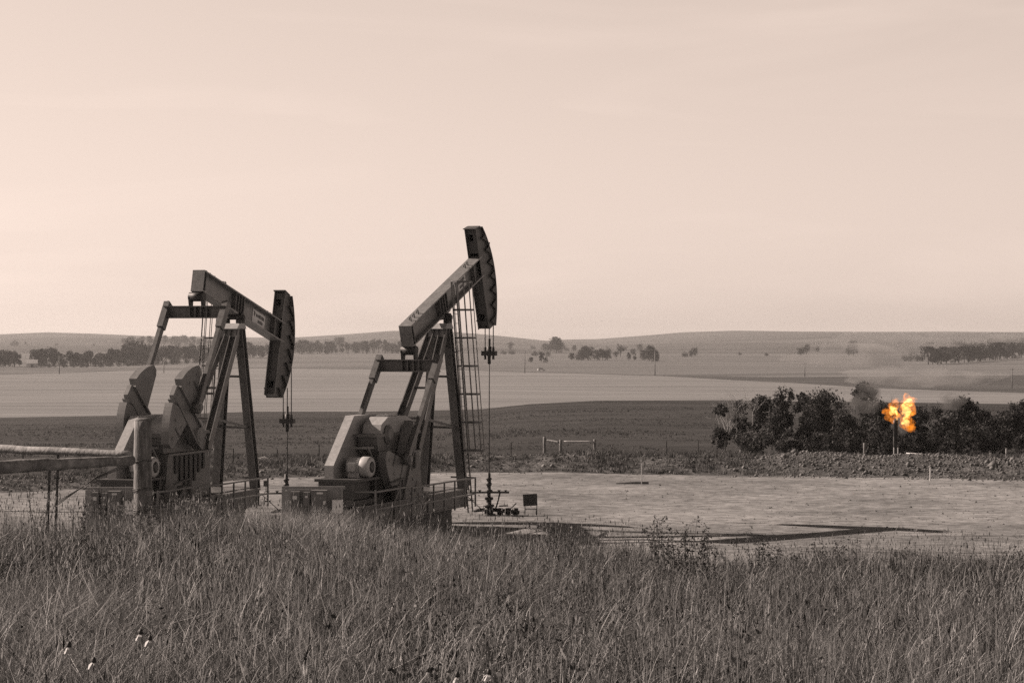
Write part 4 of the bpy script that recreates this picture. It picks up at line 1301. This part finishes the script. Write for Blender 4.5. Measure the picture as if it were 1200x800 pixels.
GD = 186
grove = [
    (846, 474, 30, GD - 4, 'small half-bare tree with spreading pale limbs at the grove left end', 0.55, 0.3, -0.12),
    (866, 469, 34, GD, 'thin half-bare tree with bare twigs, second in the dark grove', 0.45, 0.3, 0.05),
    (893, 466, 36, GD + 3, 'leafy tree with ragged top right of the half-bare trees', 0.0, 0.4, 0.0),
    (914, 456, 46, GD, 'broad tree with twin rounded tops left of centre in the grove', 0.0, 0.25, 0.0),
    (938, 456, 24, GD + 4, 'tall tree with a flat square top leaning over its neighbour', 0.0, 0.05, 0.05),
    (966, 454, 28, GD + 6, 'dark tree with a small knob of leaves topping it', 0.0, 0.75, 0.0),
    (962, 468, 74, GD, 'wide dark domed tree in the middle of the grove', 0.0, 0.3, 0.0),
    (996, 491, 50, GD - 6, 'low bushy tree in front of the smoke, left of flare', 0.0, 0.2, 0.0),
    (1013, 444, 36, GD + 8, 'tallest narrow dark tree left of the flame', 0.0, 0.0, 0.0),
    (1034, 476, 48, GD + 2, 'dark tree directly behind the flame', 0.0, 0.3, 0.0),
    (1077, 480, 46, GD + 2, 'dark rounded tree just right of the flame', 0.0, 0.35, 0.0),
    (1103, 476, 40, GD - 3, 'dark tree between the flame and the broad right hand tree', 0.0, 0.35, 0.0),
    (1128, 468, 52, GD, 'broad tall tree well right of the flame', 0.0, 0.25, 0.0),
    (1160, 484, 42, GD + 3, 'lower dark tree in the dip near the right edge', 0.0, 0.3, 0.0),
    (1190, 472, 50, GD - 2, 'tall tree cut by the right edge of the picture', 0.0, 0.25, 0.0),
    (1232, 468, 56, GD, 'broad tree beyond the right end of the grove', 0.0, 0.25, 0.0),
]
for i, (px, top, w, D, lab, bare, nar, lean) in enumerate(grove):
    grove_tree(px, top, w, D, lab, 100 + i, bare, nar, int(90 + w * 2.2), 34, 0.05, lean)
# undergrowth under the grove: countable low bushes
bush_group = 'low bushes under the dark grove'
for i, px in enumerate(range(872, 1240, 17)):
    rs = np.random.default_rng(300 + i)
    D = GD - 9 + rs.uniform(-2, 2); p = at(px + rs.uniform(-4, 4), D)
    H = rs.uniform(1.3, 2.3); W = rs.uniform(1.7, 2.5)
    P, tn = crown_points(W, H, -0.1, 46, 26, rs, 0.6, 0.2)
    V, q, a = leaf_quads(P, 0.10, np.clip(tn * 0.8, 0, 1))
    o = link(bpy.data.objects.new('bush', np_mesh('bush', V, q, None, [M['leaf']], False, {'tone': a}))); o.location = p
    tag(o, 'low dark bush under the trees of the grove', 'bush', bush_group)


def far_proto(kind, seed):
    """one mesh with trunk and crown, 1 m tall"""
    rs = np.random.default_rng(seed)
    tf = Tufts()
    if kind == 'round': W, z0, n, per, nar = 0.95, 0.06, 120, 16, 0.1
    elif kind == 'tall': W, z0, n, per, nar = 0.55, 0.08, 95, 16, 0.05
    elif kind == 'bush': W, z0, n, per, nar = 1.9, 0.0, 70, 12, 0.1
    else: W, z0, n, per, nar = 0.75, 0.3, 60, 13, 0.0
    P, tn = crown_points(W, 0.95 - z0, z0, n, per, rs, 0.5, nar)
    V, q, a = leaf_quads(P, np.full(len(P), 0.038 if kind != 'bush' else 0.06), tn)
    tf.add(V, q, None, a)
    # trunk as crossed quads with taper is enough at this size, but keep it round
    m = MB(); m.tube([(0, 0, -0.05), (0.01, 0, 0.35), (0, 0.01, 0.82)], [0.03, 0.022, 0.012], 6)
    V2 = np.array(m.v); q2 = np.array([f for f in m.f if len(f) == 4])
    tf.add(V2, q2, None, np.full(len(V2), 0.25))
    me = np_mesh('far_tree', np.concatenate(tf.V), np.concatenate(tf.Q), None, [M['leaf_far']], False, {'tone': np.concatenate(tf.A)})
    return me


PROTO = {k: [far_proto(k, 500 + 10 * i + j) for j in range(3)] for i, k in enumerate(('round', 'tall', 'bush', 'open'))}
rt = random.Random(5)


def far_tree(px, py, hpx, kind, label, group, lo, hi, wf=1.0):
    D = find_D(px, py, lo, hi)
    p = at(px, D); h = 1.12 * hpx * D / F
    me = rt.choice(PROTO[kind])
    name = {'round': 'leafy_tree', 'tall': 'tall_tree', 'bush': 'shrub', 'open': 'open_tree'}[kind]
    o = link(bpy.data.objects.new(name, me)); o.location = p
    s = h * (1.08 if kind != 'bush' else 1.0)
    o.scale = (s * wf * rt.uniform(0.9, 1.15), s * wf * rt.uniform(0.9, 1.15), s); o.rotation_euler = (0, 0, rt.uniform(0, 6.28))
    tag(o, label, 'tree' if kind != 'bush' else 'shrub', group)
    return o


# long tree line at left
G1 = ('leafy tree in the long tree line behind the pale field at left', 'trees of the long tree line at left')
for px in np.arange(-60, 26, 5.5): far_tree(px, 430 + rt.uniform(-1.0, 0.3), rt.uniform(12, 17), rt.choice(['round', 'round', 'tall']), *G1, 1200, 1700)
for px in np.arange(44, 340, 5.2):
    if 26 < px < 44: continue
    top = np.interp(px, [40, 65, 85, 110, 160, 200, 260, 330], [17, 15, 12, 15, 20, 16, 15, 12])
    far_tree(px + rt.uniform(-2, 2), np.interp(px, [0, 120, 200, 330], [430, 429, 425, 418]) + rt.uniform(-1.5, 0), top * rt.uniform(0.7, 1.1), rt.choice(['round', 'round', 'tall']), *G1, 1200, 2300)
for px in np.arange(48, 250, 9.0):
    far_tree(px + rt.uniform(-3, 3), np.interp(px, [0, 120, 200, 330], [431, 430, 427, 420]), rt.uniform(5, 9), 'bush', 'low shrub at the foot of the long tree line at left', 'shrubs along the long tree line', 1200, 2300, 0.8)
# clump on the hillside
for px in list(np.arange(144, 204, 8)) + list(np.arange(204, 243, 7)):
    far_tree(px + rt.uniform(-2, 2), 404.5 + rt.uniform(-0.5, 0.5), rt.uniform(6.5, 9.5), 'round', 'small hazy tree in the row on the left hillside', 'trees on the left hillside', 2600, 5200, 1.1)
# row behind the pumps
for px in np.arange(340, 480, 5.0):
    top = rt.uniform(8, 14)
    far_tree(px + rt.uniform(-2, 2), 414.5 + rt.uniform(-0.8, 0.5), top, rt.choice(['tall', 'open', 'round']), 'hazy tree in the row seen between the two pump jacks', 'trees between the two pump jacks', 1700, 3200)
far_tree(398, 407.5, 10.5, 'round', 'largest round tree above the row between the pump jacks', None, 1700, 4200, 1.2)
# scattered trees right of the pumps
sc = [(598, 411.5, 9, 'open'), (624, 409, 4, 'bush'), (638, 412, 8, 'round'), (645, 413, 9, 'round'), (652, 414, 16, 'round'), (655, 414, 13, 'round'), (622, 425, 5.5, 'round'), (634, 424, 10, 'tall'), (639, 425, 5, 'bush'),
      (590, 415, 4, 'bush'), (600, 415, 5, 'bush'), (627, 417, 5, 'bush'), (635, 417, 5, 'bush'), (642, 418, 4.5, 'bush'), (673, 412, 6, 'round'), (664, 411, 4, 'bush'),
      (670, 422, 7, 'round'), (678, 422, 7, 'bush'), (684, 422, 13, 'round'), (689, 422, 13, 'round'), (700, 422, 10, 'round'), (706, 422, 10.5, 'round'), (712, 422, 10, 'round'),
      (713, 411, 4, 'bush'), (722, 421, 8, 'open'), (727, 418, 12, 'open'), (733, 411, 4, 'round'), (737, 422, 8, 'tall'), (744, 422, 7, 'tall'), (742, 416, 6, 'round'), (750, 411.5, 7, 'round'), (755, 422, 10, 'round'), (761, 423, 11, 'round'), (764, 424, 15, 'round'), (769, 424, 7, 'round')]
for px, py, h, k in sc:
    far_tree(px, py, h, k, 'dark tree among those scattered across the low rise right of pumps' if k != 'bush' else 'low shrub among the trees scattered right of the pumps',
             'trees scattered on the low rise' if k != 'bush' else 'shrubs scattered on the low rise', 1300, 3600, 1.05)
for px, py, h, k in ((803, 418, 5, 'bush'), (814, 417, 8, 'round'), (810, 418, 6, 'round'), (867, 416, 3, 'bush'), (898, 417, 3.5, 'bush'), (945, 415, 9, 'round'), (938, 416, 7, 'round'), (1000, 417, 15, 'round'), (995, 417, 9, 'round'), (958, 415, 7, 'open')):
    far_tree(px, py, h, k, 'lone hazy tree on the slope left of the drifting smoke' if k != 'bush' else 'small dark shrub on the slope left of the drifting smoke', 'trees on the slope left of the smoke' if k != 'bush' else 'shrubs on the slope left of the smoke', 1700, 3800)
for px in np.arange(1060, 1082, 7): far_tree(px, 423, 9, 'bush', 'low shrub left of the shelter belt at far right', 'shrubs left of the shelter belt', 1700, 2600, 0.6)
for px in np.arange(1088, 1215, 5.2):
    far_tree(px + rt.uniform(-1, 1), np.interp(px, [1090, 1140, 1200], [427, 424, 419]), rt.uniform(10, 22), rt.choice(['tall', 'round', 'open', 'round']), 'tall tree in the shelter belt at far right', 'trees of the shelter belt at right', 1200, 2700)
for px, py, h in ((15, 405, 5), (18, 405, 6), (66, 405, 3), (110, 405.5, 2.5), (30, 404, 3)):
    far_tree(px, py, h, 'bush', 'tiny hazy shrub on the far left hill', 'shrubs on the far left hill', 2600, 5600, 0.7)


# ------------------------------------------------------------------ far buildings, poles, car
def barn(px, py, wpx, hpx, label, lo, hi):
    D = find_D(px, py, lo, hi); p = at(px, D); k = D / F
    W, H = wpx * k, hpx * k
    root = empty('barn', p, R(12)); tag(root, label, 'barn')
    m = MB(); m.box(-W / 2, W / 2, -W * 0.3, W * 0.3, -0.3, H * 0.55)
    m.add([(-W / 2, -W * 0.3, H * 0.55), (-W / 2, W * 0.3, H * 0.55), (-W / 2, 0, H * 0.97), (W / 2, -W * 0.3, H * 0.55), (W / 2, W * 0.3, H * 0.55), (W / 2, 0, H * 0.97)], [(0, 1, 2), (3, 5, 4)])
    m.build('wall', M['stake'], root)
    m = MB()
    for s in (-1, 1):
        m.add([(-W * 0.52, s * W * 0.33, H * 0.53), (W * 0.52, s * W * 0.33, H * 0.53), (W * 0.52, 0, H), (-W * 0.52, 0, H), (-W * 0.52, s * W * 0.33, H * 0.57), (W * 0.52, s * W * 0.33, H * 0.57), (W * 0.52, 0, H + 0.15), (-W * 0.52, 0, H + 0.15)],
              [(0, 1, 2, 3), (4, 5, 6, 7), (0, 1, 5, 4), (1, 2, 6, 5), (2, 3, 7, 6), (3, 0, 4, 7)])
    m.build('roof', M['white'], root)
    m = MB(); m.box(-W * 0.12, W * 0.12, -W * 0.3 - 0.05, -W * 0.3 - 0.003, -0.2, H * 0.42); m.build('door', M['dark'], root)


barn(37.5, 430.5, 13, 9, 'white roofed barn in front of the long tree line at left', 1200, 1700)
barn(1188, 420, 10, 7, 'pale farm shed half hidden by the shelter belt at right', 1300, 2600)


def pole(px, top, bot, label, group, lo, hi):
    D = find_D(px, bot, lo, hi); p = at(px, D); h = (bot - top) / F * D
    root = empty('utility_pole', p); tag(root, label, 'utility pole', group)
    w = max(0.16, 0.30 * D / 1200)
    m = MB(); m.tube([(0, 0, -0.3), (0, 0, h)], [w, w * 0.8], 8); m.build('pole', M['bark'], root)
    m = MB(); m.bar((-0.9, 0, h - 0.5), (0.9, 0, h - 0.5), 0.12, 0.14); m.build('crossarm', M['bark'], root)


for px, top, bot, lab in ((69.5, 416.5, 438, 'thin utility pole in front of the barn and tree line'), (192, 424, 437, 'short utility pole left of the left pump jack'), (615, 412, 437, 'utility pole right of the raised pump jack, near the parked car'),
                          (767.5, 412, 440, 'utility pole at the end of the scattered trees'), (943, 425, 441, 'faint utility pole on the dark strip left of smoke')):
    pole(px, top, bot, lab, 'utility poles across the valley', 700, 1600)
pole(1186, 431, 455, 'utility pole at the far right below the shelter belt', 'utility poles across the valley', 600, 1600)

D = find_D(634.5, 434.3, 900, 1600); p = at(634.5, D)
root = empty('parked_car', p, R(8)); tag(root, 'tiny pale car parked at the field edge beyond the pale field', 'car')
m = MB(); m.prism([(-2.1, 0.35), (2.1, 0.35), (2.15, 0.85), (1.2, 1.0), (-2.1, 1.05)], -0.85, 0.85); m.build('body', M['white'], root)
m = MB(); m.prism([(-1.9, 1.051), (1.0, 1.01), (0.4, 1.6), (-1.5, 1.65)], -0.75, 0.75); m.build('cabin', M['dark'], root)
for x in (-1.35, 1.35):
    for y in (-0.86, 0.66):
        m = MB(); m.lathe((x, y, 0.34), (0, 1, 0), [(0, 0.34), (0.2, 0.34)], 12); m.build('wheel', M['black'], root)
p = at(324, 130); m = MB(); m.prism([(-0.35, -0.05), (0.35, -0.05), (0.3, 0.2), (0.05, 0.34), (-0.3, 0.22)], -0.25, 0.25)
o = m.build('pale_rock', M['white']); o.location = at(309, 150); tag(o, 'pale rock lying on the dark pasture behind the left pump jack', 'rock')


# ------------------------------------------------------------------ foreground flowers and tall weeds
def flower(px, py, D, label, seed):
    r = random.Random(seed)
    x = tpx(px) * D; z = (CY - py) / F * D; g0 = float(hill_near(np.array(x), np.array(D)))
    root = empty('coneflower', (x, D, g0)); tag(root, label, 'wildflower', 'white coneflowers low in the foreground grass')
    h = z - g0
    m = MB(); m.tube([(0, 0.03, -0.02), (r.uniform(-.03, .03), 0.02, h * 0.5), (0, 0, h)], [0.003, 0.0025, 0.002], 5); m.build('stem', M['weed_stem'], root)
    m = MB()
    for k in range(8):
        a = 2 * PI * k / 8 + r.uniform(-0.2, 0.2); dx, dy = math.cos(a), math.sin(a); L = r.uniform(0.018, 0.028)
        px_, py_ = -dy * 0.008, dx * 0.008
        m.add([(dx * 0.006 + px_ * .5, dy * 0.006 + py_ * .5, h), (dx * 0.006 - px_ * .5, dy * 0.006 - py_ * .5, h), (dx * L * .7 - px_, dy * L * .7 - py_, h - 0.010), (dx * L - px_ * .5, dy * L - py_ * .5, h - 0.026), (dx * L + px_ * .5, dy * L + py_ * .5, h - 0.026), (dx * L * .7 + px_, dy * L * .7 + py_, h - 0.010)], [(0, 1, 2, 5), (5, 2, 3, 4)])
    m.build('petals', M['petal'], root)
    m = MB(); m.lathe((0, 0, h - 0.004), (0, 0, 1), [(0, 0.009), (0.008, 0.0105), (0.018, 0.008), (0.024, 0.003)], 10); m.build('cone', M['black'], root)


M['weed_stem'] = noise_mat('weed_stem', 0.1, 0.2, 20, 0.8)
for i, (px, py, lab) in enumerate(((81, 757, 'white drooping coneflower, leftmost in the foreground grass'), (110, 775, 'lowest white coneflower near the bottom left corner'), (165, 742, 'white coneflower standing highest of the left foreground flowers'),
                                   (176, 749, 'small white coneflower tucked right beside the highest flower'), (536, 792, 'white coneflower at the bottom edge, left of its pair'), (573, 789, 'white coneflower at the bottom edge, right of its pair'))):
    flower(px, py, 8.4 + 0.25 * i % 1.0, lab, i)


def tall_weed(px, py, D, label, seed, bushy=0.5, tone=0.3, group='tall weeds rising above the grass'):
    rs = np.random.default_rng(seed)
    x = tpx(px) * D; g0 = float(hill_near(np.array(x), np.array(D))); h = (CY - py) / F * D - g0
    root = empty('tall_weed', (x, D, g0)); tag(root, label, 'weed', group)
    m = MB(); tips = []
    for k in range(3 + int(5 * bushy)):
        b = Vector((rs.normal(0, 0.05 + 0.08 * bushy), rs.normal(0, 0.05), 0)); hh = h * rs.uniform(0.65, 1.0)
        e = b + Vector((rs.normal(0, 0.10 + 0.1 * bushy), rs.normal(0, 0.08), hh)); mid = b.lerp(e, 0.5) + Vector((rs.normal(0, 0.03), 0, 0))
        m.tube([b + Vector((0, 0, -0.03)), mid, e], [0.006, 0.005, 0.003], 5, False)
        for s in np.linspace(0.35, 1.0, 9):
            q = b.lerp(mid, s * 2) if s < 0.5 else mid.lerp(e, s * 2 - 1)
            tips.append(q)
            if rs.uniform() < 0.35:
                q2 = q + Vector((rs.normal(0, 0.07), rs.normal(0, 0.05), rs.uniform(0.03, 0.10))); m.tube([q, q2], [0.003, 0.002], 4, False); tips.append(q2)
    m.build('stem', M['weed_stem'], root)
    c = np.repeat(np.array([tuple(t) for t in tips]), 8, 0) + rs.normal(0, 0.022, (len(tips) * 8, 3))
    V, q, a = leaf_quads(c, np.full(len(c), 0.013 + 0.006 * bushy), np.clip(rs.normal(tone, 0.12, len(c)), 0, 1))
    link(bpy.data.objects.new('leaves', np_mesh('leaves', V, q, None, [M['weed']], False, {'tone': a})), root)


wl = [(798, 606, 25.5, 0.75, 'bushy dark weed standing highest right of the notice board'), (776, 616, 26, 0.6, 'dark weed just left of the tallest bushy weed'), (826, 622, 26, 0.8, 'leafy weed just right of the tallest bushy weed'),
      (888, 622, 29, 0.3, 'thin dark weed with drooping pods above the shadow'), (912, 640, 29, 0.3, 'short weed with dark pods right of the drooping one'), (958, 634, 29, 0.3, 'thin weed with curled leaves at the pad edge, left of pair'),
      (986, 632, 29, 0.25, 'thin weed with curled leaves at the pad edge, right of pair'), (1064, 640, 29, 0.3, 'weed with small dark leaves in the right grass edge'), (1094, 655, 28, 0.4, 'low weed with pale flower head in the right grass edge'),
      (1196, 645, 28, 0.5, 'dark weed at the right edge of the picture'), (660, 612, 28, 0.4, 'slim weed rising over the dark shadow near the board'), (215, 578, 27, 0.5, 'pale curly weed in front of the left skid'),
      (250, 575, 27, 0.6, 'pale leafy weed in front of the left pump base'), (160, 596, 25, 0.6, 'weed at the foot of the wooden corner post'), (92, 560, 27, 0.25, 'tall pale stalk left of the left cabinet'),
      (44, 540, 26.5, 0.15, 'tall pale bent stalk beside the steel posts'), (400, 590, 29, 0.2, 'slim weed in front of the middle cabinet'), (482, 572, 29, 0.1, 'tall thin grass stalk before the right pump base')]
for i, (px, py, D, bu, lab) in enumerate(wl):
    tall_weed(px, py, D, lab, 700 + i, bu, 0.65 if px < 300 else 0.25)

# ------------------------------------------------------------------ haze
m = MB(); m.box(-4600, 4600, -70, 7300, -82, 24)
hz = m.build('haze', [], None)
hm = bpy.data.materials.new('haze_air'); hm.use_nodes = True
nt = hm.node_tree; nt.nodes.remove(nt.nodes['Principled BSDF'])
pv = N(nt, 'ShaderNodeVolumePrincipled'); pv.inputs['Color'].default_value = (0.92, 0.92, 0.92, 1); pv.inputs['Density'].default_value = 0.00007
pv.inputs['Anisotropy'].default_value = 0.3
nt.links.new(pv.outputs[0], nt.nodes['Material Output'].inputs['Volume'])
hz.data.materials.append(hm)
tag(hz, 'thin haze over the valley', 'haze', kind='stuff')

# ------------------------------------------------------------------ light, sky, camera
SUN_EL = R(32.0)
to_sun = Vector((-0.943 * math.cos(SUN_EL), 0.333 * math.cos(SUN_EL), math.sin(SUN_EL))).normalized()
sun = bpy.data.lights.new('sun', 'SUN'); sun.energy = 5.0; sun.angle = R(0.5); sun.color = (1.0, 0.825, 0.715)
so = bpy.data.objects.new('sun', sun); link(so); so.rotation_euler = to_sun.to_track_quat('Z', 'Y').to_euler(); so.location = (-200, 100, 150)

w = bpy.data.worlds.new('World'); bpy.context.scene.world = w; w.use_nodes = True
nt = w.node_tree; bg = nt.nodes['Background']
sky = N(nt, 'ShaderNodeTexSky'); sky.sky_type = 'NISHITA'; sky.sun_disc = False
sky.sun_elevation = SUN_EL; sky.sun_rotation = math.atan2(to_sun.x, to_sun.y); sky.air_density = 1.0; sky.dust_density = 1.2; sky.ozone_density = 1.0
sep = N(nt, 'ShaderNodeSeparateColor'); nt.links.new(sky.outputs[0], sep.inputs[0])
# black-and-white film through a red filter, toned sepia
pw = N(nt, 'ShaderNodeMath', operation='POWER'); pw.inputs[1].default_value = 0.5; nt.links.new(sep.outputs[0], pw.inputs[0])
# thin cirrus
tc = N(nt, 'ShaderNodeTexCoord'); mp = N(nt, 'ShaderNodeMapping'); mp.inputs['Scale'].default_value = (2.2, 2.2, 15.0); mp.inputs['Rotation'].default_value = (R(0), R(-5), 0); mp.inputs['Location'].default_value = (0.55, 0.2, 0.9)
nt.links.new(tc.outputs['Generated'], mp.inputs['Vector'])
no = N(nt, 'ShaderNodeTexNoise'); no.inputs['Scale'].default_value = 1.5; no.inputs['Detail'].default_value = 4; no.inputs['Distortion'].default_value = 0.8
nt.links.new(mp.outputs[0], no.inputs['Vector'])
mr = N(nt, 'ShaderNodeMapRange'); mr.inputs['From Min'].default_value = 0.48; mr.inputs['From Max'].default_value = 0.75; mr.inputs['To Min'].default_value = 0.99; mr.inputs['To Max'].default_value = 1.10
nt.links.new(no.outputs['Fac'], mr.inputs['Value'])
mu = N(nt, 'ShaderNodeMath', operation='MULTIPLY'); nt.links.new(pw.outputs[0], mu.inputs[0]); nt.links.new(mr.outputs[0], mu.inputs[1])
# added gain by elevation: low sky kept bright, overhead dimmed to cut ambient light
sx = N(nt, 'ShaderNodeSeparateXYZ'); nt.links.new(tc.outputs['Generated'], sx.inputs[0])
vr = N(nt, 'ShaderNodeValToRGB'); els = vr.color_ramp.elements
SKY_GAIN = ((0.0, 0.92), (0.03, 0.93), (0.08, 0.96), (0.16, 1.0), (0.28, 0.55), (0.6, 0.20), (1.0, 0.12))
els[0].position, els[1].position = SKY_GAIN[0][0], SKY_GAIN[-1][0]
for p_, v_ in SKY_GAIN[1:-1]: els.new(p_)
for e_, (p_, v_) in zip(els, SKY_GAIN): e_.color = (v_, v_, v_, 1)
nt.links.new(sx.outputs['Z'], vr.inputs['Fac'])
m3 = N(nt, 'ShaderNodeMath', operation='MULTIPLY'); nt.links.new(mu.outputs[0], m3.inputs[0]); nt.links.new(vr.outputs['Color'], m3.inputs[1])
m4 = N(nt, 'ShaderNodeMath', operation='MULTIPLY'); nt.links.new(m3.outputs[0], m4.inputs[0]); m4.inputs[1].default_value = 2.50
mu = m4
mx = N(nt, 'ShaderNodeVectorMath', operation='SCALE'); mx.inputs[0].default_value = (1.0, 0.815, 0.712)
nt.links.new(mu.outputs[0], mx.inputs['Scale']); nt.links.new(mx.outputs[0], bg.inputs['Color'])
bg.inputs['Strength'].default_value = 0.10

cam = bpy.data.cameras.new('camera'); co = bpy.data.objects.new('camera', cam); link(co)
co.location = (0, 0, 0); co.rotation_euler = (PI / 2, 0, 0)
cam.sensor_width = 36; cam.lens = 36 * F / 1200; cam.shift_y = -5.0 / 1200; cam.clip_start = 0.1; cam.clip_end = 20000
sc_ = bpy.context.scene; sc_.camera = co
sc_.view_settings.view_transform = 'Standard'; sc_.view_settings.look = 'None'; sc_.view_settings.exposure = 0.75; sc_.view_settings.gamma = 1.0
sc_.view_settings.use_curve_mapping = False
sc_.cycles.max_bounces = 6; sc_.cycles.volume_bounces = 1; sc_.cycles.volume_step_rate = 1.0
sc_.cycles.use_denoising = False
